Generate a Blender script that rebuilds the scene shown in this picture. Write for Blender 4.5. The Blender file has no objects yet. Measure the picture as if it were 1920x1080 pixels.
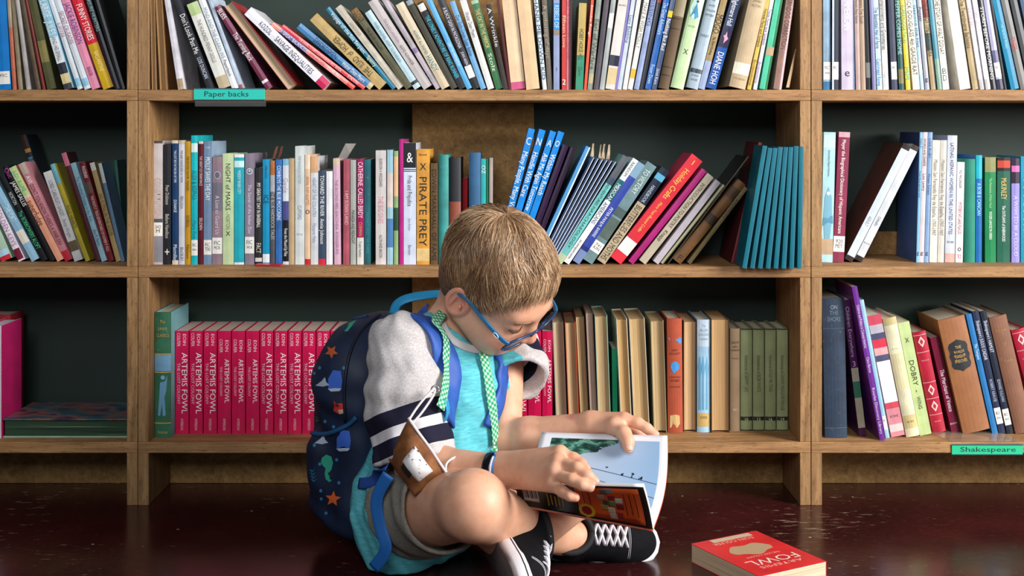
import bpy, bmesh, math, random
import numpy as np
from mathutils import Vector, Matrix
from mathutils.bvhtree import BVHTree

# ------------------------------------------------------------------ camera, world, lights, exposure
FPX, HZ, CAMH, D0 = 2318.0, 240.0, 0.73, 2.39      # focal length in px (1920 wide), horizon row, eye height, distance to shelf front
sc = bpy.context.scene
C = sc.collection
cam_d = bpy.data.cameras.new('camera'); cam = bpy.data.objects.new('camera', cam_d); C.objects.link(cam)
cam.location = (0, -D0, CAMH); cam.rotation_euler = (math.pi/2, 0, 0)
cam_d.sensor_width = 36; cam_d.lens = 36*FPX/1920; cam_d.shift_y = -(540-HZ)/1920
cam_d.clip_start = 0.02
sc.camera = cam
world = bpy.data.worlds.new('World'); sc.world = world; world.use_nodes = True
world.node_tree.nodes['Background'].inputs[0].default_value = (0.62, 0.74, 0.95, 1)
world.node_tree.nodes['Background'].inputs[1].default_value = 0.07
def area(name, loc, target, sx, sy, power, col):
    l = bpy.data.lights.new(name, 'AREA'); l.shape = 'RECTANGLE'; l.size = sx; l.size_y = sy; l.energy = power; l.color = col
    o = bpy.data.objects.new(name, l); C.objects.link(o); o.location = loc
    o.rotation_euler = (Vector(target)-Vector(loc)).to_track_quat('-Z', 'Y').to_euler()
    return o
area('window_light', (3.0, -1.8, 1.6), (0.0, -0.15, 0.4), 1.3, 1.6, 205, (1.0, 0.975, 0.95))
area('second_window_light', (-0.3, -3.2, 2.1), (-0.15, 0.0, 0.95), 1.5, 1.3, 9, (0.95, 0.975, 1.0)).data.spread = math.radians(62)  # unseen fill lamp added to lift the shelves, narrow beam keeps the floor dim
sc.view_settings.view_transform = 'Standard'; sc.view_settings.look = 'None'
sc.view_settings.gamma = 1.0; sc.view_settings.use_curve_mapping = False
sc.view_settings.exposure = 0.08
random.seed(7); RNG = np.random.default_rng(7)

# ------------------------------------------------------------------ helpers
def W(px, py, d):                       # a photo pixel at distance d from the camera plane -> place in the room
    return Vector(((px-960)*d/FPX, d-D0, CAMH-(py-HZ)*d/FPX))
def lin(h):
    h = h.lstrip('#'); r = [int(h[i:i+2], 16)/255 for i in (0, 2, 4)]
    return tuple(c/12.92 if c <= .04045 else ((c+.055)/1.055)**2.4 for c in r)+(1,)
def link(o, parent=None):
    C.objects.link(o)
    if parent: o.parent = parent
    return o
def empty(name, loc=(0, 0, 0), rot=(0, 0, 0), parent=None):
    o = bpy.data.objects.new(name, None); o.location = loc; o.rotation_euler = rot; o.empty_display_size = .03
    return link(o, parent)
def tag(o, label, cat, group=None):
    o['label'] = label; o['category'] = cat
    if group: o['group'] = group
    return o
def mesh_obj(name, V, F, mat, parent=None, smooth=False):
    me = bpy.data.meshes.new(name); me.from_pydata([tuple(v) for v in V], [], F); me.update()
    if mat: me.materials.append(mat)
    if smooth: me.polygons.foreach_set('use_smooth', [True]*len(me.polygons))
    return link(bpy.data.objects.new(name, me), parent)
def np_mesh(name, V, F, mat, parent=None, smooth=True):       # V (n,3) array, F (m,k) array
    V = np.asarray(V, np.float32); F = np.asarray(F, np.int32); k = F.shape[1]
    me = bpy.data.meshes.new(name)
    me.vertices.add(len(V)); me.vertices.foreach_set('co', V.ravel())
    me.loops.add(F.size); me.loops.foreach_set('vertex_index', F.ravel())
    me.polygons.add(len(F)); me.polygons.foreach_set('loop_start', np.arange(0, F.size, k, dtype=np.int32))
    me.update(calc_edges=True); me.validate()
    if smooth: me.polygons.foreach_set('use_smooth', [True]*len(me.polygons))
    if mat: me.materials.append(mat)
    return link(bpy.data.objects.new(name, me), parent)
def box(x0, x1, y0, y1, z0, z1):
    V = [(x, y, z) for z in (z0, z1) for y in (y0, y1) for x in (x0, x1)]
    F = [(0, 2, 3, 1), (4, 5, 7, 6), (0, 1, 5, 4), (2, 6, 7, 3), (0, 4, 6, 2), (1, 3, 7, 5)]
    return V, F
def bevel_box(name, x0, x1, y0, y1, z0, z1, mat, parent=None, b=.0012):
    bm = bmesh.new(); V, F = box(x0, x1, y0, y1, z0, z1)
    vs = [bm.verts.new(v) for v in V]
    for f in F: bm.faces.new([vs[i] for i in f])
    bmesh.ops.bevel(bm, geom=bm.edges[:], offset=b, segments=1, affect='EDGES')
    bmesh.ops.recalc_face_normals(bm, faces=bm.faces[:])
    me = bpy.data.meshes.new(name); bm.to_mesh(me); bm.free(); me.materials.append(mat)
    return link(bpy.data.objects.new(name, me), parent)
def tube(pts, rad, sides=8, cap=True, flat=1.0, up=None):      # swept tube; rad number or list; returns V, F(tri/quad list)
    P = [Vector(p) for p in pts]; n = len(P); R = rad if hasattr(rad, '__len__') else [rad]*n
    V = []; F = []; prev = None
    for i in range(n):
        t = (P[min(i+1, n-1)]-P[max(i-1, 0)]).normalized()
        if up is not None: a = t.cross(Vector(up)).normalized()
        elif prev is None: a = t.orthogonal().normalized()
        else: a = (prev-t*prev.dot(t)).normalized()
        prev = a; b = t.cross(a)
        for k in range(sides):
            an = 2*math.pi*k/sides
            V.append(P[i]+(a*math.cos(an)+b*math.sin(an)*flat)*R[i])
    for i in range(n-1):
        for k in range(sides):
            k2 = (k+1) % sides
            F.append((i*sides+k, i*sides+k2, (i+1)*sides+k2, (i+1)*sides+k))
    if cap: F.append(tuple(range(sides))[::-1]); F.append(tuple(range((n-1)*sides, n*sides)))
    return V, F
def smoothpath(pts, n=24):              # Catmull-Rom resample
    P = [np.array(p, float) for p in pts]; P = [2*P[0]-P[1]]+P+[2*P[-1]-P[-2]]; out = []
    seg = len(P)-3
    for i in range(n):
        u = i/(n-1)*seg; k = min(int(u), seg-1); t = u-k; a, b, c, d = P[k:k+4]
        out.append(.5*((2*b)+(-a+c)*t+(2*a-5*b+4*c-d)*t*t+(-a+3*b-3*c+d)*t**3))
    return out

# ------------------------------------------------------------------ materials
_M = {}
class NT:
    def __init__(s, name, rough=.5, **kw):
        s.m = bpy.data.materials.new(name); s.m.use_nodes = True; s.t = s.m.node_tree; s.n = s.t.nodes; s.l = s.t.links
        s.b = s.n['Principled BSDF']; s.b.inputs['Roughness'].default_value = rough
        for k, v in kw.items(): s.b.inputs[k.replace('_', ' ')].default_value = v
    def node(s, typ, **kw):
        nd = s.n.new(typ)
        for k, v in kw.items(): setattr(nd, k, v)
        return nd
    def val(s, sock, v):
        if isinstance(v, bpy.types.NodeSocket): s.l.new(v, sock)
        else: sock.default_value = v
    def coords(s, kind='Object', scale=(1, 1, 1), loc=None):
        tc = s.node('ShaderNodeTexCoord'); mp = s.node('ShaderNodeMapping'); mp.inputs['Scale'].default_value = scale
        s.l.new(tc.outputs[kind], mp.inputs['Vector'])
        if loc is not None: s.val(mp.inputs['Location'], loc)
        return mp.outputs['Vector']
    def noise(s, vec, scale=5, detail=4, rough=.55):
        nz = s.node('ShaderNodeTexNoise'); nz.inputs['Scale'].default_value = scale; nz.inputs['Detail'].default_value = detail
        nz.inputs['Roughness'].default_value = rough; s.l.new(vec, nz.inputs['Vector']); return nz.outputs['Fac']
    def ramp(s, fac, stops, interp='LINEAR'):
        r = s.node('ShaderNodeValToRGB'); r.color_ramp.interpolation = interp
        while len(r.color_ramp.elements) < len(stops): r.color_ramp.elements.new(.5)
        for e, (p, c) in zip(r.color_ramp.elements, stops): e.position = p; e.color = c
        s.l.new(fac, r.inputs['Fac']); return r.outputs['Color']
    def mix(s, fac, a, b, mode='MIX'):
        m = s.node('ShaderNodeMix', data_type='RGBA', blend_type=mode)
        s.val(m.inputs[0], fac); s.val(m.inputs[6], a); s.val(m.inputs[7], b); return m.outputs[2]
    def math(s, op, a, b=0.0, c=None):
        m = s.node('ShaderNodeMath', operation=op); s.val(m.inputs[0], a); s.val(m.inputs[1], b)
        if c is not None: s.val(m.inputs[2], c)
        return m.outputs[0]
    def attr(s, name):
        a = s.node('ShaderNodeAttribute'); a.attribute_name = name; return a.outputs['Fac']
    def bump(s, h, strength=.3, dist=.002):
        b = s.node('ShaderNodeBump'); b.inputs['Strength'].default_value = strength; b.inputs['Distance'].default_value = dist
        s.l.new(h, b.inputs['Height']); s.l.new(b.outputs[0], s.b.inputs['Normal'])
    def color(s, c): s.val(s.b.inputs['Base Color'], c)
def plain(hexc, rough=.5, name=None, **kw):
    key = (hexc, rough, name, tuple(sorted(kw.items())))
    if key not in _M:
        t = NT((name or 'paint')+'_'+hexc.strip('#'), rough, **kw); t.color(lin(hexc)); _M[key] = t.m
    return _M[key]
def shade(c, f): return tuple(min(1, x*f) for x in c[:3])+(1,)
def cover(hexc, kind='gloss'):           # book cover: printed card or cloth with slight wear of its own
    key = ('cover', hexc, kind)
    if key not in _M:
        t = NT('cover_'+kind+'_'+hexc.strip('#'), {'gloss': .34, 'cloth': .72, 'worn': .6, 'dull': .55}[kind]); c = lin(hexc)
        oi = t.node('ShaderNodeObjectInfo'); loc = t.math('MULTIPLY', oi.outputs['Random'], 9.0)
        cb = t.node('ShaderNodeCombineXYZ'); t.l.new(loc, cb.inputs[0]); t.l.new(loc, cb.inputs[2])
        v = t.coords('Object', (1, 1, 1), cb.outputs[0])
        n1 = t.noise(v, 26, 3); lo, hi = (.86, 1.12) if kind != 'worn' else (.72, 1.25)
        col = t.ramp(n1, [(.3, shade(c, lo)), (.7, shade(c, hi))])
        if kind in ('worn', 'cloth'):
            n2 = t.noise(v, 120 if kind == 'worn' else 60, 5, .7); lum = sum(c[:3])/3
            wear = tuple(x*.5+.5*max(.3, min(.75, lum+.35)) for x in c[:3])+(1,)
            col = t.mix(t.ramp(n2, [(.62 if kind == 'worn' else .68, (0, 0, 0, 1)), (.74, (.7, .7, .7, 1))]), col, wear)
            t.bump(t.noise(v, 700, 2), .25, .0006)
        t.color(col); _M[key] = t.m
    return _M[key]
def pages(hexc='#d9cdb2'):
    key = ('pages', hexc)
    if key not in _M:
        t = NT('pages_'+hexc.strip('#'), .85); c = lin(hexc)
        n = t.noise(t.coords('Object', (900, 4, 4)), 1.0, 2); n2 = t.noise(t.coords('Object', (120, 8, 8)), 1.0, 3)
        col = t.mix(.5, t.ramp(n, [(.3, shade(c, .62)), (.62, shade(c, 1.08))]), t.ramp(n2, [(.3, shade(c, .8)), (.7, shade(c, 1.08))]))
        t.color(col); t.bump(n, .35, .0006); _M[key] = t.m
    return _M[key]
def make_wood(name, base, dark, light, along):
    t = NT(name, .62); s = {'x': (1, 14, 14), 'z': (14, 14, 1)}[along]
    v = t.coords('Object', s); g = t.noise(v, 9, 6, .65)
    v2 = t.coords('Object', {'x': (60, 260, 260), 'z': (260, 260, 60)}[along]); sp = t.noise(v2, 1.0, 4, .7)
    v3 = t.coords('Object', (1, 1, 1)); bl = t.noise(v3, 7, 4)
    col = t.ramp(g, [(.25, lin(dark)), (.5, lin(base)), (.75, lin(light))])
    col = t.mix(t.ramp(sp, [(.33, (.75, .75, .75, 1)), (.45, (0, 0, 0, 1))]), col, lin(dark))
    col = t.mix(t.ramp(bl, [(.35, (.5, .5, .5, 1)), (.6, (0, 0, 0, 1))]), col, shade(lin(base), .72))
    t.color(col); t.bump(sp, .5, .0012); return t.m
WOOD_X = make_wood('shelf_wood_along', '#a2774a', '#583a20', '#c29866', 'x')
WOOD_Z = make_wood('upright_wood', '#a0784c', '#573b22', '#c09a68', 'z')
def make_chip():
    t = NT('particle_board', .75); v = t.coords('Object', (1, 1, 1))
    n = t.noise(v, 90, 5, .75); n2 = t.noise(v, 14, 3)
    col = t.ramp(n, [(.3, lin('#5d3f1f')), (.5, lin('#8f6a38')), (.72, lin('#b8935a'))])
    t.color(t.mix(.35, col, t.ramp(n2, [(.3, lin('#6b4a22')), (.7, lin('#a9824a'))]))); t.bump(n, .5, .001); return t.m
CHIP = make_chip()
def make_wall():
    t = NT('green_wall_paint', .6); v = t.coords('Object'); n = t.noise(v, 5, 5)
    t.color(t.ramp(n, [(.3, lin('#172a25')), (.7, lin('#20352c'))])); t.bump(t.noise(v, 60, 3), .1, .001); return t.m
def make_floor():
    t = NT('maroon_painted_floor', .2); v = t.coords('Object')
    base = t.ramp(t.noise(v, 3.5, 6, .6), [(.3, lin('#240b0b')), (.55, lin('#381314')), (.8, lin('#4a1c1b'))])
    vs = t.coords('Object', (7, 26, 1)); a = t.noise(vs, 3.2, 9, .72)
    msk = t.noise(v, 2.6, 2)
    sc_ = t.ramp(t.math('ADD', a, t.math('MULTIPLY', t.math('SUBTRACT', msk, .5), .35)), [(.625, (0, 0, 0, 1)), (.70, (1, 1, 1, 1))])
    vd = t.node('ShaderNodeTexVoronoi'); vd.inputs['Scale'].default_value = 17; t.l.new(v, vd.inputs['Vector'])
    dots = t.ramp(vd.outputs['Distance'], [(.035, (1, 1, 1, 1)), (.055, (0, 0, 0, 1))])
    fine = t.ramp(t.noise(t.coords('Object', (40, 130, 1)), 2.0, 6, .7), [(.55, (0, 0, 0, 1)), (.72, (.5, .5, .5, 1))])
    col = t.mix(fine, base, lin('#7a4a40')); col = t.mix(t.math('MULTIPLY', sc_, .65), col, lin('#a98f78')); col = t.mix(t.math('MULTIPLY', dots, .7), col, lin('#c9b9a4'))
    t.color(col)
    r = t.math('ADD', t.math('MULTIPLY', t.noise(v, 9, 5), .22), .10); r = t.math('ADD', r, t.math('MULTIPLY', sc_, .35)); t.val(t.b.inputs['Roughness'], r)
    t.bump(t.math('ADD', t.noise(v, 6, 3), t.math('MULTIPLY', a, .25)), .12, .003); return t.m

# ------------------------------------------------------------------ the room
DEPTH = .22                                            # shelf depth
def X0(px): return (px-960)*D0/FPX
ZS = {'top': .804, 'middle': .462, 'bottom': .1227}; TH = .0212
fl = mesh_obj('floor', *box(-3.6, 3.6, -3.6, DEPTH+.02, -.05, 0), make_floor()); fl['kind'] = 'structure'
wl = mesh_obj('wall_back', *box(-3.6, 3.6, DEPTH+.012, DEPTH+.09, 0, 2.6), make_wall()); wl['kind'] = 'structure'
def bookcase(xl, xr, label):
    t = empty('bookcase', ((xl+xr)/2, 0, 0)); tag(t, label, 'bookcase', 'bookcases along the green wall'); cx = (xl+xr)/2
    up = .0207; zs = [ZS['bottom'], ZS['middle'], ZS['top'], 1.146]
    for z in zs: bevel_box('shelf_board', xl-cx, xr-cx, 0, DEPTH, z-TH, z, WOOD_X, t, .0009)
    lo = 0
    for z in zs:                                       # uprights are cut between the boards
        for a, b in ((xl, xl+up), (xr-up, xr)): bevel_box('upright', a-cx, b-cx, .0006, DEPTH, lo, z-TH, WOOD_Z, t, .0009)
        lo = z
    bevel_box('kickboard', xl+up-cx, xr-up-cx, .150, .166, 0, zs[0]-TH, CHIP, t)
    return t, cx
cl, cxl = bookcase(X0(-1003), X0(257.6), 'wooden bookcase at the left edge, mostly cut off by the frame')
cm, cxm = bookcase(X0(258.6), X0(1520), 'wide wooden bookcase standing right behind the reading boy')
cr, cxr = bookcase(X0(1521.2), X0(2782), 'wooden bookcase at the right edge with the green name tag')
xb0, xb1 = (772-960)*2.6/FPX, (1001-960)*2.6/FPX
for a, b in ((ZS['bottom'], ZS['middle']-TH), (ZS['middle'], ZS['top']-TH), (ZS['top'], 1.146-TH)):
    bevel_box('back_board', xb0-cxm, xb1-cxm, DEPTH-.004, DEPTH+.008, a+.0005, b-.0005, CHIP, cm)
bevel_box('back_rail', X0(1600)-cxr, X0(2700)-cxr, DEPTH-.004, DEPTH+.008, ZS['middle']+.0005, ZS['middle']+.05, CHIP, cr)

# ------------------------------------------------------------------ lettering: flat characters laid on a surface
_TX = {}
TEXT_JOBS = []
def prepare_text(strings):
    objs = {}
    for s in strings:
        if s in _TX: continue
        cu = bpy.data.curves.new('t', 'FONT'); cu.body = s; cu.resolution_u = 2; cu.size = 1.0; cu.fill_mode = 'FRONT'
        o = bpy.data.objects.new('t', cu); C.objects.link(o); objs[s] = o
    bpy.context.view_layer.update(); dg = bpy.context.evaluated_depsgraph_get()
    for s, o in objs.items():
        me = bpy.data.meshes.new_from_object(o.evaluated_get(dg)); n = len(me.vertices)
        co = np.empty(n*3, np.float32); me.vertices.foreach_get('co', co); co = co.reshape(-1, 3)[:, :2].copy()
        me.calc_loop_triangles(); tri = np.empty(len(me.loop_triangles)*3, np.int32); me.loop_triangles.foreach_get('vertices', tri)
        if n: co -= np.array([co[:, 0].min(), 0])
        _TX[s] = (co, tri.reshape(-1, 3)); cu = o.data
        bpy.data.meshes.remove(me); bpy.data.objects.remove(o); bpy.data.curves.remove(cu)

# ------------------------------------------------------------------ books
# row of tuples: (x of resting corner, x of the same edge at its top, y of that top, width) in photo pixels, cover colour,
# colour words, description, options: t lettering (text, from, to, colour[, 'h' level / 'u' upward][, size]), b spine bands, L call label, po = pages outward
WT, BK, GD = '#f1efe9', '#15151a', '#c9a24e'
LAB = '#e9e6df'
TL = [
 (-2,-13,-33,22,'#1277c4','bright blue','paperback with call label',dict(L=(.83,.95,'FIC'))),
 (24,11,-33,9,'#b9654a','salmon','paperback with torn spine',dict(k='worn',b=[(.0,.42,'#a99a86')])),
 (35,18,-33,12,'#8f8266','beige','paperback with scuffed spine',dict(k='worn')),
 (50,25,-33,15,'#a9a3a0','pale grey','paperback with creased spine',dict(k='worn')),
 (69,32,-33,9,'#5b4a36','brown','slim paperback',dict(k='worn')),
 (80,40,-33,6,'#6e2420','dark red','slim paperback',dict()),
 (89,46,-33,15,'#4a4a26','dark olive','paperback with yellowish spine',dict(k='worn',b=[(.55,.75,'#7d7440')])),
 (121,62,-33,16,'#8fc2d8','pale blue','picture book with black band',dict(t=[('LARGE  JULES',.18,.5,WT),('AND HIS SMALL',.52,.74,'#4a6070',.5)],b=[(.52,.76,'#dfe3e6'),(.76,.86,'#2b2d38'),(.86,.95,'#d6c48e'),(.95,1,'#3c3c44')])),
 (146,80,-33,10,'#d5dde3','white','slim paperback with pink lettering',dict(t=[('JUPITER',.38,.52,'#b76a86')],b=[(.9,.97,'#8cc4dd')])),
 (159,90,-33,11,'#d3dbe2','off-white','slim paperback with rosy lettering',dict(t=[('SECRET CRUSADES',.28,.58,'#b76a86')],b=[(.9,.97,'#8cc4dd')])),
 (173,104,-33,15,'#de8aa6','pink','paperback with purple lettering',dict(t=[('JACKIE ROBINSON',.2,.58,'#5a3a8a'),('BAKER',.8,.88,'#7a3a5a',.45)])),
 (194,123,-33,20,'#d61f33','red and yellow','joke paperback',dict(t=[('FUNNY STORIES',.22,.55,WT),('BALLANTINE',.66,.84,'#f0e08a',.45)],b=[(.0,.16,'#4a6a4a'),(.585,1,'#c8a21c')])),
 (216,150,-33,9,'#171a20','black','paperback with pale lettering',dict(t=[('TREASURE HUNTERS',.1,.46,'#7fa6a6')])),
 (226,166,-33,9,'#121418','plain black','paperback beside the upright',dict()),
]
CT = [
 (285,281.5,-20,8,'#b08a60','tan','battered paperback with curled pages outward',dict(po=1,pg='#a98558',k='worn')),
 (300,290,-28,12,'#9c7448','light brown','battered paperback with pages outward',dict(po=1,pg='#a37e52',k='worn')),
 (334,303,-35,17,'#dcd8e0','white','paperback with red left edge',dict(k='worn',t=[],b=[(.9,1,'#b29a7a')])),
 (389,315,-25,13,'#1c1d26','black','paperback with white lettering',dict(t=[('Don\'t Look Past Me',.28,.66,WT),('LOIS DUNCAN',.7,.9,'#cdd2e6',.7)],k='worn')),
 (412,350,9,21,'#e3e2da','cream','paperback with green top and tan foot',dict(t=[('THE HUNDRED PENNY DOLLS',.2,.7,'#6a6a62',.4)],b=[(0,.14,'#b9cf8e'),(.86,1,'#bfae8c')])),
 (436,372,0,12,'#e6e8ea','white','slim paperback with faint lettering',dict(t=[('MIND AND THE CLEAN WE',.1,.66,'#8aa0b0',.6),('Paperback',.68,.86,'#5a5a62',.5)])),
 (450,387,-8,12,'#bccbdd','pale blue','paperback with red foot emblem',dict(b=[(.95,1,'#a8505a')],k='worn')),
 (500,402,15,12,'#6e2444','maroon','paperback with white lettering',dict(t=[('BLISS',.04,.15,WT),('The Turning Back',.33,.66,WT)],b=[(.9,.93,'#e8dfe4')])),
 (540,420,12,18,'#a8323a','crimson','paperback with its tan pages outward',dict(po=1,pg='#b7a184')),
 (606,458,27,20,'#eceaf2','white','paperback leaning with red square at foot',dict(t=[('KOZOL',.16,.3,'#3b4658',.6),('SAVAGE INEQUALITIES',.36,.82,'#3b3440',.62)],b=[(.9,1,'#c81f56')])),
 (661,508,48,12,'#ee8f86','salmon','paperback with purple panel',dict(t=[('A GREAT BALANCED',.1,.42,WT),('ANNE BALDWIN',.46,.64,'#c85a5a'),('DEAR BILL',.68,.84,'#f6e8e0')],b=[(.1,.42,'#5a5a9e'),(.92,1,'#e84a44')])),
 (681,527,52,11,'#e5474e','coral red','slim paperback with white lettering',dict(t=[('THE SHORT STORY COMPANION FIRST BOOK',.2,.72,'#f8dcd8'),('STATON',.8,.92,'#f8dcd8')])),
 (693,556,53,14,'#3f7cb0','medium blue','paperback with navy lettering',dict(t=[('SWORDSMEN',.22,.52,'#1e3a66'),('Walter Dean Myers',.6,.9,WT,.6)],b=[(.95,1,'#c9b48c')])),
 (711,581,38,22,'#c2a468','tan','paperback with dark classical lettering',dict(t=[('THE  ILIAD  of  HOMER',.3,.84,'#4a3a20','u',.62)],k='worn')),
 (736,611,18,12,'#1b7a98','teal blue','paperback with white lettering',dict(t=[('Voyage of the Sea Serpent',.06,.56,WT),('Sperry',.6,.72,'#f2e6b0')])),
 (747,629,16,13,'#cfc6b4','cream','plain leaning paperback',dict(t=[('SANDPIPER',.2,.36,'#a08f7a',.5)],k='worn')),
 (762,658,21,16,'#57543a','olive brown','worn paperback',dict(t=[('LOST',.04,.16,'#22201a'),('THE SILVER DAGGER',.24,.52,'#22201a',.6)],b=[(0,.12,'#8f6a34')],k='worn')),
 (778,684,25,13,'#b4cdd6','pale blue','paperback with small black mark',dict(t=[('WHEN SHLEMIEL WENT TO WARSAW',.14,.66,'#6a8a9c',.5)],b=[(.91,.945,'#1c2024')])),
 (795,690,5,18,'#bdb4b2','light grey','paperback with faded lettering',dict(t=[('THE BLACK CAULDRON',.22,.48,'#a88a9c',.45),('LLOYD ALEXANDER',.52,.74,'#5a5258',.5)])),
 (818,716,0,12,'#b3a7ae','mauve grey','paperback with torn plastic',dict(k='worn',b=[(.55,.6,'#8a7aa0')])),
 (829,742,10,17,'#d0bfa0','cream','paperback with teal lettering',dict(t=[('AGAINST ALL ENEMIES',.32,.6,'#3a7f86'),('HANDY',.62,.8,'#3a7f86')])),
 (847,761,3,12,'#3c3a2c','dark olive','worn paperback',dict(k='worn',b=[(0,.05,'#8a98a0')])),
 (862,781,7,15,'#1a1c22','black','paperback with cyan lettering',dict(t=[('THE LONELY ADVENTURE OF RING RUNNER',.16,.88,'#39c3dc',.95)],b=[(.02,.1,'#d6d4cc')],k='worn')),
 (876,797,-5,10,'#57a8dc','sky blue','slim paperback',dict(t=[('LIBBY ON WEDNESDAY',.5,.76,'#d8f0fa')])),
 (888,818,-4,14,'#17181f','black','paperback with white label near foot',dict(t=[('A BLACK GASH IN PATAGONIA',.12,.56,'#d8d4e0',.6),('JOAN AIKEN',.6,.74,'#d8d4e0',.6)],b=[(.75,.88,LAB)])),
 (902,843,4,10,'#6fa5cf','light blue','slim paperback',dict(t=[('Our Sixth-Grade Sugar Babies',.16,.62,'#2e5478',.8)])),
 (915,862,1,12,'#dedcd6','white','paperback with small grey lettering',dict(t=[('Walter Dean Myers',.14,.42,'#55606a',.7)])),
 (930,883,2,14,'#2f6a3c','green','paperback with gold lettering',dict(t=[('THE CAT IN THE MIRROR',.1,.54,'#e0c070'),('Stolz',.6,.8,'#d6e6c8',.5)],b=[(.0,.04,'#9ac0a0')])),
 (944,911,9,9,'#2b2320','dark brown','paperback with scratched white lettering',dict(t=[('A Wrinkle',.04,.5,'#d0ccc8')],k='worn')),
 (954,929,-15,5,'#5a1a22','dark maroon','slim paperback',dict()),
 (959,938,-30,26,'#e6c6a0','peach','worn book with pink foot',dict(b=[(.93,1,'#c7527e')],k='dull')),
 (987,966,-30,25,'#ddbb90','pale buff','worn blank-spined book',dict(k='dull')),
 (1018,999,-20,7.5,'#c9d6de','white and navy','patterned slim paperback',dict(t=[('HAND ME DOWN KID',.1,.9,'#1d3350',.9)],b=[(.9,1,'#e0e0dc')])),
 (1027,1014,-30,9,'#6a6052','brown grey','slim worn paperback',dict(k='worn',t=[('A gathering of days',.2,.7,'#a89c88')])),
 (1038,1038,-25,11,'#8f9bc0','blue and lavender','paperback with moon mark',dict(b=[(.16,.42,'#2e86c8'),(.42,.47,'#8a7a6a')],t=[('REBELS OF',.18,.4,'#c8e0f0'),(')',.78,.82,'#22305a','h')])),
 (1053.5,1054,-30,8,'#c23a38','red','slim paperback',dict(t=[('Fifteen Love',.3,.6,'#f0c0a0'),('2',.9,.95,WT,'h')])),
 (1062.5,1063,-30,7.5,'#e08a92','pink','slim paperback',dict(t=[('THE WAR OF THE PATRIOTS HAVE A DREAM FAMILY',.1,.72,'#9a2a3a')])),
 (1071,1073,-30,5.5,'#43202c','dark plum','slim paperback',dict()),
 (1093,1100,6,14,'#bda35a','yellow and green','paperback shorter than its neighbours',dict(t=[('HOBBY HORSE HILL',.3,.66,'#22301c'),('Davis',.74,.84,'#1c4a3a',.5)],b=[(.6,1,'#2f8a6a')])),
 (1099.8,1116,-30,5,'#e0573a','orange red','very slim paperback',dict(t=[('Smoke Rings',.2,.5,'#fbe6d8')])),
 (1111,1130,-20,9.5,'#8a948a','grey green','worn paperback',dict(k='worn',t=[('Earl of Warfare',.3,.8,'#5a4a34')],b=[(.84,.94,'#b0a47a')])),
 (1122.5,1146,-30,9.5,'#4d454e','dusky purple brown','worn paperback',dict(k='worn')),
 (1133,1159,-30,9,'#a3aaa8','grey','worn paperback with white label',dict(k='worn',b=[(.28,.42,'#e8e8e4')])),
 (1152.5,1182,-30,17.5,'#d8cfc8','cream and violet','paperback with navy band and tan label',dict(t=[('JEAN FRITZ',.16,.26,'#3a3440','h')],b=[(.68,.78,'#23253a'),(.8,.95,'#cdb98a')])),
 (1157,1186,-25,4,'#7f74b8','violet','very slim paperback',dict()),
 (1165.7,1197,-30,8.3,'#c4cfdf','pale blue white','slim paperback',dict(t=[('Lucy Babbling',.3,.56,'#4a6a8a')])),
 (1175.2,1206,-25,8,'#e2dfda','white','slim paperback with tear lines',dict(k='worn')),
 (1185.7,1222,-25,9,'#dedbd3','off-white','paperback with small yellow patch',dict(t=[('MAKE A WISH MOLLY',.16,.6,'#7a7a72')],b=[(.8,.89,'#d8ac30')])),
 (1198,1236,-30,9.5,'#8d9cc0','blue grey','patterned paperback',dict(k='worn',t=[('MISSING',.12,.4,'#4a5a96')])),
 (1207,1246,-30,7.5,'#22222a','black','slim paperback with red top',dict(b=[(0,.18,'#8a2020')])),
 (1220,1257,-8,11,'#1d5aa6','royal blue','paperback with pale lettering',dict(t=[('The Great Adventure',.08,.42,'#bcd8f4'),('Fraser Down',.74,.94,'#bcd8f4',.6)])),
 (1230.7,1272,-25,9,'#3f4d6e','slate blue','paperback with yellow square',dict(t=[('Nothing But Red',.32,.62,WT),('Janet Kern',.8,.95,'#cdd6e6',.6)],b=[(.24,.3,'#d8c020')])),
 (1254,1292,-20,20,'#5f4a33','brown','old clothbound book with dark bands',dict(k='cloth',hb=1,b=[(.0,.28,'#8a7d5e'),(.3,.31,'#2e2216'),(.4,.41,'#2e2216'),(.78,.79,'#2e2216'),(.86,.87,'#2e2216')])),
 (1281,1327,-25,24.5,'#b9d3a0','pale mint','hardback with small blue illustration',dict(hb=1,t=[('X',.62,.67,'#3a3a30','h',.35),('HOLDER',.38,.42,'#7a8a6a','h',.55)],art='lady')),
 (1308,1355,-25,22,'#9fb0bd','grey blue','hardback with black emblem at foot',dict(hb=1,t=[('THE',.13,.16,'#2e3640','h',.3),('BLACK',.18,.215,'#2e3640','h',.5),('STALLION',.23,.265,'#2e3640','h',.75),('MYSTERY',.275,.31,'#2e3640','h',.75),('FARLEY',.47,.51,'#4a545e','h',.7),('RANDOM',.86,.89,'#4a545e','h',.6),('HOUSE',.9,.93,'#4a545e','h',.55)],b=[(.81,.85,'#39434d')])),
 (1321,1369,-20,12,'#a38a5c','tan and black','paperback with bold title',dict(t=[('MOGO,',.26,.46,'#1c160e',1.0),('The Third Warthog',.48,.66,'#1c160e',.5)],b=[(.72,1,'#93a2c4')],k='worn')),
 (1342,1393,-10,19,'#20304e','navy','paperback with blue lower half',dict(t=[('Nightmare Hall',.04,.34,'#e6e6f4',.5),('DIANE HOH',.62,.95,WT,.6)],b=[(.37,.56,'#2a2444'),(.57,1,'#1b4f9c')],art='spark')),
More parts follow.
